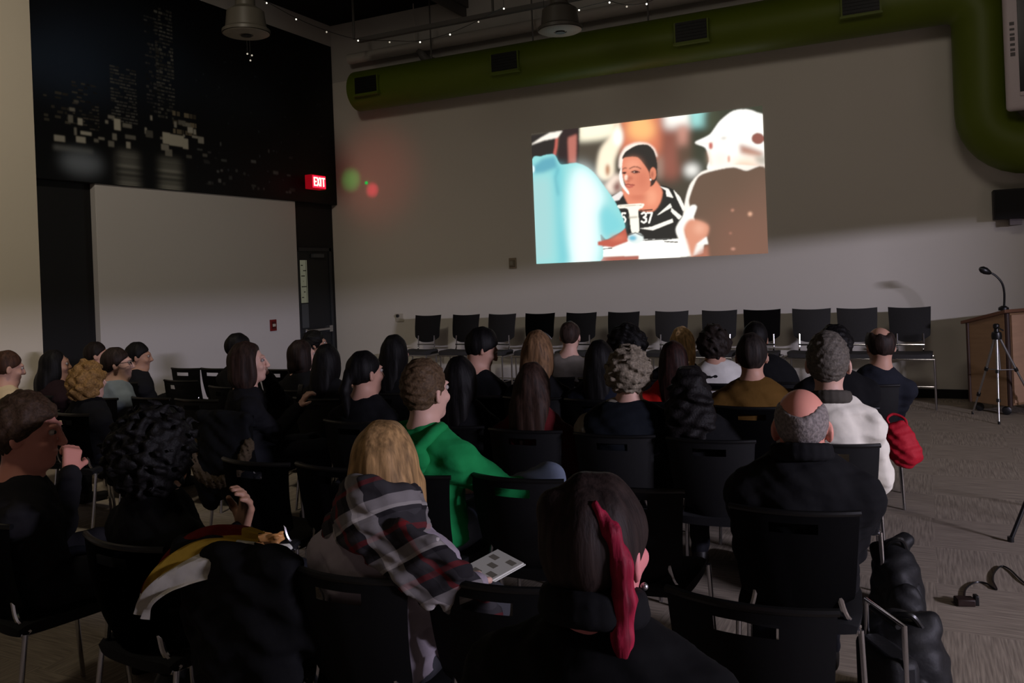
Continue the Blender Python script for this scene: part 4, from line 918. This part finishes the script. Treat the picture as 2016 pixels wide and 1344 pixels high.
# --- near rows
person('man at left edge with brown hair, fist held to his nose, dark shirt', 52, 772, 2.14, ('short', (62, 46, 34), {'bump': .003, 'bf': 120, 'th': .014}), (34, 33, 36), (206, 140, 124), near=True, hs=1.16, yaw=-52, byaw=-30, pitch=.12, hairup=.022, chair_label='chair under the man with fist to his nose', topname='shirt',
       arms={1: {'at': tuple(onY(138, 930, 2.40)), 'dir': (-.42, .15, .75), 'palm': (-.8, -.3, -.3), 'side': 1, 'curl': 1.15, 'hint': (.55, -.1, -.9), 'sc': 1.12}})
person('person with big black curls raising a blurred hand, near left', 310, 800, 2.12, ('curly', (15, 13, 13), {'size': (.165, .155, .16), 'bump': .010, 'bf': 125, 'dz': -.01, 'low': -.17}), (14, 14, 16), TAN, near=True, hairup=.04, chair_label='chair under the person with big black curls', yaw=-12, byaw=-12,
       arms={1: {'at': tuple(onY(476, 1044, 2.44)), 'dir': (.35, .0, .9), 'palm': (-.1, -.95, .1), 'side': 1, 'curl': .5, 'hint': (.5, -.2, -.8), 'sc': 1.3}})
# scarf woman
def plaid():
    m = bpy.data.materials.new('plaid_scarf'); m.use_nodes = True; nt = m.node_tree; b = nt.nodes['Principled BSDF']; b.inputs['Roughness'].default_value = .95; b.inputs['Specular IOR Level'].default_value = .1
    tc = nt.nodes.new('ShaderNodeTexCoord'); sx = nt.nodes.new('ShaderNodeMapping'); sx.inputs['Rotation'].default_value = (.3, .5, .4); nt.links.new(tc.outputs['Object'], sx.inputs[0])
    sep = nt.nodes.new('ShaderNodeSeparateXYZ'); nt.links.new(sx.outputs[0], sep.inputs[0])
    def band(sock, per, stops):
        ml = nt.nodes.new('ShaderNodeMath'); ml.operation = 'MULTIPLY'; ml.inputs[1].default_value = 1 / per; nt.links.new(sock, ml.inputs[0])
        fr = nt.nodes.new('ShaderNodeMath'); fr.operation = 'FRACT'; nt.links.new(ml.outputs[0], fr.inputs[0])
        cr = nt.nodes.new('ShaderNodeValToRGB'); cr.color_ramp.interpolation = 'CONSTANT'; el = cr.color_ramp.elements
        for i, (pos, c) in enumerate(stops):
            e = el[i] if i < 2 else el.new(pos); e.position = pos; e.color = (*lin(c), 1)
        nt.links.new(fr.outputs[0], cr.inputs[0]); return cr.outputs[0]
    a = band(sep.outputs['X'], .17, [(0, (150, 144, 142)), (.22, (40, 38, 40)), (.42, (60, 58, 60)), (.55, (120, 34, 36)), (.64, (54, 52, 54)), (.8, (30, 28, 30)), (.92, (176, 170, 165))])
    c = band(sep.outputs['Z'], .15, [(0, (150, 144, 142)), (.2, (44, 42, 44)), (.5, (110, 36, 38)), (.6, (56, 54, 56)), (.85, (28, 26, 28)), (.93, (180, 174, 168))])
    mx = nt.nodes.new('ShaderNodeMix'); mx.data_type = 'RGBA'; mx.inputs[0].default_value = .5; nt.links.new(a, mx.inputs[6]); nt.links.new(c, mx.inputs[7]); nt.links.new(mx.outputs[2], b.inputs['Base Color'])
    return m
M_plaid = plaid()
def scarf(c):
    s = SDF(); nk, L = c['nk'], c['L']; n = 22
    for j, (rr, dz, tr) in enumerate(((.084, .105, .032), (.094, .062, .036), (.102, .015, .038), (.104, -.035, .032))):
        for i in range(n):
            a0, a1 = 2 * math.pi * i / n, 2 * math.pi * (i + 1) / n
            p = lambda a: nk + L(.02 + rr * 1.08 * math.cos(a), rr * 1.04 * math.sin(a) - .03, dz + .008 * math.sin(3 * a + j) - .035 * math.sin(a))
            s.cap(p(a0), p(a1), tr, tr, .012)
    s.ell(nk + L(-.15, -.03, -.03), (.045, .055, .065), None, .03)
    # end of the scarf falling over the right shoulder and arm
    pts = [nk + L(.12, -.13, .01), nk + L(.215, -.12, -.035), nk + L(.28, -.08, -.11), nk + L(.31, -.02, -.20), nk + L(.315, .05, -.29)]
    for i in range(len(pts) - 1):
        for w in ((-.09, -.06, -.03, 0, .03, .05) if i < 2 else (-.045, -.02, .005, .03, .05)): q = L(w * .75, -abs(w) * .05 + .3 * w * (i * .25), w * .75); s.cap(pts[i] + q, pts[i + 1] + q, .021, .021, .015)
    s.wob(wob(.004, 55, 1)); sdfobj('scarf', s, .008, M_plaid, c['root'])
person('woman with blond hair, plaid scarf and pale jumper, from behind', 756, 828, 2.14, ('long', (150, 118, 78), {'len': .135, 'w': .098, 'front': 1, 'th': .014}), (150, 140, 148), FAIR, (60, 60, 64), near=True, hs=1.08, yaw=14, byaw=0, chair_x=-1.56, chair_label='chair under the woman in the plaid scarf', hairup=.025, broad=1.0, puff=.012,
       extra=scarf, pitch=.05, neck=.15, arms={1: {'to': (.16, .26, .66)}})
def streak(c):
    hp = c['hp']; s = SDF(); P = [(.044, -.08, .098), (.073, -.076, .055), (.086, -.068, -.0), (.088, -.068, -.06), (.084, -.076, -.12), (.094, -.082, -.20)]; R = [.008, .014, .018, .019, .017, .008]
    for i in range(5): s.cap(hp(*P[i]), hp(*P[i + 1]), R[i], R[i + 1], .015)
    s.wob(lambda x, y, z: .0016 * np.sin(330 * x + 240 * y)); sdfobj('pink_hair', s, .0045, hairmat((136, 26, 50)), c['root'])
    bm = bmesh.new(); bmesh.ops.create_uvsphere(bm, u_segments=10, v_segments=8, radius=.007); obj('earring', bm, M_alu, c['root'], Vector(hp(.090, .0, -.058)))
person('person with dark hair and pink streak beside the ear, nearest to camera', 1172, 926, 1.42, ('bun', (40, 30, 27), {'th': .016, 'c': (-.03, -.07, .075)}), (13, 13, 14), (216, 132, 132), near=True, hs=1.0, yaw=-10, byaw=0, hairup=.022, chair_label='nearest chair, under the person with the pink hair streak', extra=both(streak, collar((16, 16, 18), .10, .078, zo=.045)), topname='jacket', puff=.012, chair_x=-.52, neck=.155)

# ------------------------------------------------------------------ empty chairs
for X, Yb, lb in ((-1.13, 2.04, 'empty chair to the right of the plaid-scarf woman'), (-.43, 2.15, 'nearest empty chair at the aisle end, before the black bags'), (-2.02, 2.0, 'chair draped with the black coat and striped scarf'),
                  (-2.95, 3.06, 'empty chair in front of the raised hand, near left'), (-2.5, 3.08, 'empty chair just left of the green hoodie man'), (-1.58, 3.14, 'empty chair directly right of the green hoodie man'), (-1.08, 3.14, 'empty chair between green hoodie man and bald man, nearer the bald man'),
                  (-7.06, 6.4, 'empty chair with bright hand slot left of a twin, before white panel'), (-6.66, 6.43, 'empty chair with bright hand slot right of its twin, before white panel'), (-5.86, 6.45, 'empty chair between the face-touching woman and the dark bob'),
                  (-6.2, 5.55, 'empty chair right beside the dark-suited man'), (-5.5, 4.62, 'empty chair right beside the man in glasses'), (-5.02, 4.62, 'empty chair two places right of the man in glasses'), (-5.88, 3.95, 'empty chair between the cream top and the fuzzy blond hair')):
    place_chair(X, Yb + .25, random.uniform(-.04, .04), lb)

# ------------------------------------------------------------------ coats, scarf, papers, bags
def coat_fur():
    b = Vector((-4.16, 4.36, 0)); s = SDF()
    s.ell((0, -.285, .70), (.235, .05, .17), None, .05); s.ell((0, -.30, .52), (.24, .06, .2), None, .05); s.ell((-.13, -.29, .42), (.12, .055, .2), None, .05); s.ell((.12, -.29, .4), (.12, .055, .18), None, .05); s.cap((-.2, -.27, .84), (.2, -.27, .84), .04, .04, .04); s.cap((-.19, -.21, .80), (.19, -.21, .80), .03, .03, .03)
    s.wob(wob(.007, 30, 2)); o = sdfobj('coat', s, .011, fabric((18, 19, 22))); o.location = b; tagit(o, 'black coat with fur-edged hood draped over a chair back', 'coat')
    f = SDF(); P = arc([(-.235, -.30, .66), (-.2, -.345, .54), (-.1, -.365, .46), (.0, -.37, .435), (.1, -.365, .46), (.2, -.345, .55), (.235, -.30, .68)], 6)
    for a, c in zip(P, P[1:]): f.cap(a, c, .034, .034, .01)
    f.wob(wob(.009, 110, 1)); sdfobj('fur_trim', f, .008, mat('fur', (72, 60, 44), .95, noise=((70, 70, 70), .4)), o)
coat_fur()
def coat_scarf():
    b = Vector((-2.02, 2.25, 0)); s = SDF()
    s.ell((.06, -.30, .66), (.24, .06, .22), None, .05); s.ell((.1, -.31, .45), (.22, .065, .22), None, .05); s.cap((-.16, -.28, .85), (.26, -.28, .84), .05, .045, .04); s.cap((-.1, -.2, .8), (.2, -.2, .8), .035, .035, .03); s.cap((.2, -.27, .82), (.33, -.24, .62), .06, .05, .04)
    s.wob(wob(.008, 28, 4)); o = sdfobj('coat', s, .010, fabric((13, 13, 15))); o.location = b; tagit(o, 'black coat hung over the chair below the striped scarf', 'coat')
coat_scarf()
def striped_scarf():
    cl = arc([onY(512, 1076, 2.02), onY(455, 1076, 1.99), onY(400, 1088, 1.95), onY(350, 1118, 1.91), onY(310, 1158, 1.88), onY(292, 1205, 1.90)], 8)
    n = len(cl); na = 20; bm = bmesh.new(); G = []
    for i, p in enumerate(cl):
        t = (cl[min(i + 1, n - 1)] - cl[max(i - 1, 0)]).normalized(); up = Vector((0, -.75, .66)); side = t.cross(up).normalized(); up = side.cross(t).normalized()
        k = i / (n - 1); w = .028 + .066 * math.sin(math.pi * min(1, .12 + k * .95)) ; row = []
        for j in range(na):
            a = -1 + 2 * j / (na - 1)
            row.append(bm.verts.new(p + side * (-a * w) + up * (.035 * (1 - a * a) + .012 * math.sin(a * 9 + k * 7)) ))
        G.append(row)
    for i in range(n - 1):
        for j in range(na - 1):
            f = bm.faces.new((G[i][j], G[i + 1][j], G[i + 1][j + 1], G[i][j + 1])); a = (j + .5) / (na - 1); k = i / n
            f.material_index = (0 if k > .84 else 1 if a < .30 else 2 if a < .56 else 0) if k > .1 else (2 if a < .5 else 0)
    bmesh.ops.solidify(bm, geom=bm.faces[:], thickness=.012)
    o = obj('scarf', bm, fabric((214, 208, 196))); o.data.materials.append(fabric((112, 34, 26))); o.data.materials.append(fabric((178, 144, 52)))
    tagit(o, 'scarf with red, yellow and white bands lying over the black coat', 'scarf')
striped_scarf()
def papers():
    c = onZ(962, 1122, .63); e = empty('booklet', (c.x, c.y, c.z), math.radians(-20)); e.rotation_euler = (math.radians(10), math.radians(6), math.radians(-24)); tagit(e, 'white open booklet on the lap of the plaid-scarf woman', 'booklet')
    obj('cover', B(-.08, .08, -.11, .11, 0, .004), M_paper, e); obj('pages', B(-.075, .075, -.105, .105, .004, .010), M_paper, e)
    bm = bmesh.new()
    for k, (x_, y_) in enumerate(((-.04, .06), (.0, .02), (.04, .075), (-.02, -.04), (.045, -.02))): box(bm, x_ - .02, x_ + .02, y_ - .012, y_ + .012, .010, .0104)
    obj('print', bm, mat('print_grey', (120, 116, 104), .8), e, smooth=False)
papers()
def snack():
    c = onY(515, 1066, 2.30); e = empty('snack_bag', c, .3); tagit(e, 'crumpled orange and white snack packet beside the striped scarf', 'packet')
    s = SDF(); s.cap((-.07, 0, 0), (.06, .0, .012), .016, .02, .02); s.cap((-.05, 0, .012), (.07, .01, .02), .011, .008, .01); s.wob(wob(.007, 90, 3)); sdfobj('packet', s, .005, mat('packet_orange', (196, 140, 84), .4), e)
    s = SDF(); s.cap((.0, -.01, -.03), (.1, .0, -.02), .014, .012, .02); s.wob(wob(.006, 70, 1)); sdfobj('napkin', s, .005, M_paper, e)
snack()
def red_bag():
    c = onY(1777, 872, 6.1); e = empty('red_bag', (c.x, c.y, 0)); tagit(e, 'red fabric bag hanging from the aisle chair nearest the lectern', 'bag')
    s = SDF(); z = c.z; s.ell((0, 0, z - .04), (.10, .06, .12), None, .04); s.ell((-.02, 0, z + .05), (.08, .05, .1), None, .04); s.ell((.03, .0, z - .08), (.085, .06, .07), None, .04); s.wob(wob(.008, 40, 2)); sdfobj('bag_body', s, .009, M_redbag, e)
    bm = bmesh.new(); tube(bm, arc([(-.06, .0, z + .1), (-.09, .03, z + .15), (-.05, .06, z + .18), (.02, .04, z + .15), (.03, .0, z + .08)], 6), .009, 8); obj('strap', bm, M_redbag, e)
red_bag()
def floor_bag(px, py, w, d, hgt, lean, label, m=M_bag, name='duffel_bag', rz=0.0):
    c = onZ(px, py, 0); e = empty(name, c, rz); tagit(e, label, 'bag'); s = SDF()
    s.ell((0, 0, hgt * .45), (w / 2, d / 2, hgt * .5), None, .05); s.ell((0, .0, hgt * .2), (w * .52, d * .52, hgt * .24), None, .05); s.cap((-w * .3, lean * .5, hgt * .78), (w * .25, lean, hgt * .92), w * .18, w * .14, .05)
    s.cut((0, 0, .004), (0, 0, -1), .01); s.wob(wob(.008, 26, 3)); sdfobj('bag_body', s, .011, m, e)
    p = SDF(); p.ell((w * .1, -d * .48, hgt * .36), (w * .34, .045, hgt * .26), None, .03); p.wob(wob(.004, 40, 3)); sdfobj('front_pocket', p, .010, m, e)
    bm = bmesh.new(); tube(bm, arc([(-w * .2, -.02, hgt * .86), (-w * .12, -.05, hgt * 1.0), (w * .1, -.05, hgt * 1.04), (w * .2, -.02, hgt * .9)], 6), .012, 8); obj('strap', bm, M_plastic, e)
    return e
floor_bag(1768, 1214, .22, .40, .37, .10, 'tall black bag on the floor behind the white-shirted man', rz=.1)
floor_bag(1790, 1400, .30, .30, .37, .03, 'black backpack on the floor, nearest the lower right corner', name='backpack', rz=-.2)
floor_bag(1782, 1235, .18, .22, .2, .0, 'small black bag between the tall bag and the backpack', name='shoulder_bag', rz=.4)
def trolley():
    a = onZ(1706, 1182, .415); b = onZ(1780, 1228, .43); e = empty('trolley_bag', ((a.x + b.x) / 2, (a.y + b.y) / 2, 0)); tagit(e, 'black trolley bag with a raised chrome handle at the aisle', 'bag')
    A_ = Vector((a.x - e.location.x, a.y - e.location.y, .42)); B_ = Vector((b.x - e.location.x, b.y - e.location.y, .42))
    bm = bmesh.new(); tube(bm, [(A_.x, A_.y, .02), A_ * 1.0, B_, (B_.x, B_.y, .06)], .0105, 10); obj('chrome_handle', bm, M_chrome, e)
    g0 = A_.lerp(B_, .15); g1 = A_.lerp(B_, .85); bm = bmesh.new(); tube(bm, [g0 + Vector((0, 0, -.014)), g1 + Vector((0, 0, -.014))], .012, 10); obj('grip', bm, M_plastic, e)
    d = (B_ - A_).normalized(); ang = math.atan2(d.y, d.x)
    bm = bmesh.new(); box(bm, -.13, .13, -.06, .06, .03, .30, Matrix.Rotation(ang, 4, 'Z')); obj('case', bm, M_bag, e, bevel=.03)
    for s_ in (-.1, .1): bm = bmesh.new(); lathe(bm, [(.026, -.012), (.026, .012)], 16, Matrix.Rotation(ang, 4, 'Z') @ Matrix.Translation((s_, -.02, .026)) @ Matrix.Rotation(math.pi / 2, 4, 'X')); obj('wheel', bm, M_plastic, e)
trolley()

# ------------------------------------------------------------------ lectern, microphone, tripods, cable
def lectern():
    P = Vector((.735, 10.20, 0)); ang = math.radians(42); e = empty('lectern', P, 0); tagit(e, 'wooden lectern on castors at the right in front of the wall', 'lectern')
    # near corner at origin; left face runs along u, right face along w
    u = Vector((-math.sin(ang) * 1.0, math.cos(ang), 0)); u = Vector((-.75, .66, 0)).normalized(); w = Vector((.66, .75, 0)).normalized(); z0 = .10
    def q(a, b, z): return u * a + w * b + Vector((0, 0, z))
    H0, H1 = 1.08, .965; d, wd = .44, .62
    bm = bmesh.new(); v = [bm.verts.new(q(a, b, z)) for a, b, z in ((0, 0, z0), (d, 0, z0), (d, wd, z0), (0, wd, z0), (0, 0, H0), (d, 0, H1), (d, wd, H1), (0, wd, H0))]
    for f in ((0, 1, 2, 3), (4, 5, 6, 7), (0, 1, 5, 4), (1, 2, 6, 5), (2, 3, 7, 6), (3, 0, 4, 7)): bm.faces.new([v[i] for i in f])
    obj('body', bm, M_wood, e, smooth=False, bevel=.006)
    bm = bmesh.new(); o_ = .05; v = []
    for z in (0, .035):
        for a, b, zz in ((-o_, -o_, H0 + .012), (d + o_, -o_, H1 - .012), (d + o_, wd + o_, H1 - .012), (-o_, wd + o_, H0 + .012)): v.append(bm.verts.new(q(a, b, zz + z)))
    for f in ((0, 1, 2, 3), (4, 5, 6, 7), (0, 1, 5, 4), (1, 2, 6, 5), (2, 3, 7, 6), (3, 0, 4, 7)): bm.faces.new([v[i] for i in f])
    obj('sloped_top', bm, mat('lectern_top', (104, 72, 54), .5, noise=((3, 3, 26), .2)), e, smooth=False, bevel=.006)
    bm = bmesh.new(); v = [bm.verts.new(q(-.006 - t_, b, z)) for t_ in (0, .01) for b, z in ((.09, z0 + .03), (wd - .02, z0 + .03), (wd - .02, H0 - .02), (.09, H0 - .02))]
    for f in ((0, 1, 2, 3), (4, 5, 6, 7), (0, 1, 5, 4), (1, 2, 6, 5), (2, 3, 7, 6), (3, 0, 4, 7)): bm.faces.new([v[i] for i in f])
    obj('front_panel', bm, M_woodlight, e, smooth=False)
    bm = bmesh.new(); tube(bm, [q(-.004, .03, z0), q(-.004, .03, H0)], .03, 12); obj('corner_post', bm, mat('lectern_edge', (52, 36, 30), .5), e)
    bm = bmesh.new(); tube(bm, [q(d, -.004, z0), q(d, -.004, H1)], .018, 10); obj('edge_strip', bm, mat('lectern_edge_b', (60, 42, 34), .5), e)
    for a, b in ((.06, .06), (d - .06, .06), (.06, wd - .06), (d - .06, wd - .06)):
        bm = bmesh.new(); c = q(a, b, .045); lathe(bm, [(.03, -.02), (.044, -.015), (.044, .015), (.03, .02)], 18, Matrix.Translation(c) @ Matrix.Rotation(math.pi / 2, 4, 'X')); tube(bm, [c, q(a, b, z0 + .005)], .014, 8); obj('castor', bm, M_plastic, e)
    m = empty('microphone', P + q(.05, .06, 1.13)); tagit(m, 'black gooseneck microphone standing on the lectern', 'microphone')
    base = m.location; tip = onY(1938, 533, 10.5); pts = [(1977, 600), (1977, 575), (1972, 556), (1958, 541), (1942, 534)]
    P3 = [onY(x_, y_, base.y - .03 * i) - base for i, (x_, y_) in enumerate(pts)]
    bm = bmesh.new(); lathe(bm, [(.05, -.02), (.05, .01), (.02, .03)], 20); obj('base', bm, M_plastic, m)
    bm = bmesh.new(); tube(bm, arc([Vector((0, 0, 0))] + P3, 6), .011, 8); obj('gooseneck', bm, M_plastic, m)
    d_ = (P3[-1] - P3[-2]).normalized(); bm = bmesh.new(); tube(bm, [P3[-1] - d_ * .05, P3[-1] - d_ * .03, P3[-1] + d_ * .01, P3[-1] + d_ * .05, P3[-1] + d_ * .075], .03, 14, rs=[.014, .026, .038, .036, .018]); obj('capsule', bm, M_plastic, m)
lectern()
def tripod():
    f1 = onZ(1967, 835); f2 = onZ(1915, 815); top = onY(1962, 658, f1.y + .22); f3 = Vector((top.x * 2 + .45 - f2.x + .0, f2.y + .1, 0)); f3 = Vector((top.x + .40, top.y + .28, 0))
    e = empty('tripod', (top.x, top.y, 0)); tagit(e, 'silver camera tripod standing in front of the lectern', 'tripod'); T = Vector((0, 0, top.z)); O = Vector((top.x, top.y, 0)); mids = []
    for f_ in (f1, f2, f3):
        F = f_ - O; d = (F - T); s0 = T + Vector((d.x * .06, d.y * .06, -.03)); m1 = T.lerp(F, .42); m2 = T.lerp(F, .74)
        bm = bmesh.new(); tube(bm, [s0, m1], .0135, 10); tube(bm, [m1, m2], .011, 10); tube(bm, [m2, F + Vector((0, 0, .012))], .009, 10); lg = obj('leg', bm, M_alu, e); mids.append(m1)
        for c_ in (m1, m2): bm = bmesh.new(); tube(bm, [c_ - d * .018, c_ + d * .018], .02, 10); obj('clamp', bm, M_plastic, lg)
        bm = bmesh.new(); tube(bm, [F + Vector((0, 0, .03)), F], .012, 10); obj('foot', bm, M_plastic, lg)
    c = sum(mids, Vector()) / 3
    for m1 in mids: bm = bmesh.new(); tube(bm, [c, m1], .006, 8); obj('brace', bm, M_alu, e)
    bm = bmesh.new(); tube(bm, [T, c], .012, 10); obj('centre_column', bm, M_alu, e)
    bm = bmesh.new(); lathe(bm, [(.045, -.05), (.05, -.02), (.045, .02), (.025, .03), (.022, .06), (.03, .065), (.03, .1), (.02, .11)], 18, Matrix.Translation(T)); tube(bm, [T + Vector((0, 0, .08)), T + Vector((.05, -.12, .05))], .008, 8); obj('head', bm, M_plastic, e)
tripod()
def stand():
    f = onZ(1990, 1066); g = onY(2022, 985, f.y + .06); d = (g - f); top = f + d * (1.0 / d.z); e = empty('black_tripod', (top.x, top.y, 0)); tagit(e, 'black tripod whose one leg shows at the right edge', 'tripod'); O = Vector((top.x, top.y, 0)); T = Vector((0, 0, top.z))
    for k in range(3):
        v = f - O; v = Matrix.Rotation(k * 2 * math.pi / 3, 3, 'Z') @ v
        bm = bmesh.new(); tube(bm, [T, v + Vector((0, 0, .01))], .012, 8); lg = obj('leg', bm, M_plastic, e); bm = bmesh.new(); tube(bm, [v + Vector((0, 0, .03)), v], .018, 10); obj('foot', bm, M_plastic, lg)
    bm = bmesh.new(); tube(bm, [T - Vector((0, 0, .3)), T + Vector((0, 0, .35))], .015, 10); obj('column', bm, M_plastic, e); bm = bmesh.new(); lathe(bm, [(.04, 0), (.04, .06), (.02, .08)], 14, Matrix.Translation(T + Vector((0, 0, .33)))); obj('head', bm, M_plastic, e)
stand()
def cable():
    c = onZ(1898, 1190); e = empty('power_adapter', (c.x, c.y, 0), .3); tagit(e, 'small dark power adapter lying on the carpet at right', 'adapter')
    obj('brick', B(-.04, .045, -.03, .03, 0, .035), mat('adapter', (38, 24, 20), .5), e, bevel=.006); obj('plug', B(.045, .065, -.018, .018, .0, .05), M_plastic, e, bevel=.004)
    P = [onZ(x_, y_, .006) for x_, y_ in ((1898, 1178), (1902, 1158), (1920, 1146), (1942, 1148), (1962, 1160), (1955, 1142), (1958, 1126), (1972, 1114), (1990, 1122), (2016, 1146), (2060, 1170))]
    bm = bmesh.new(); tube(bm, arc(P, 6), .0045, 8); tagit(obj('power_cable', bm, M_plastic), 'thin black cable looping over the carpet to the adapter', 'cable')
cable()
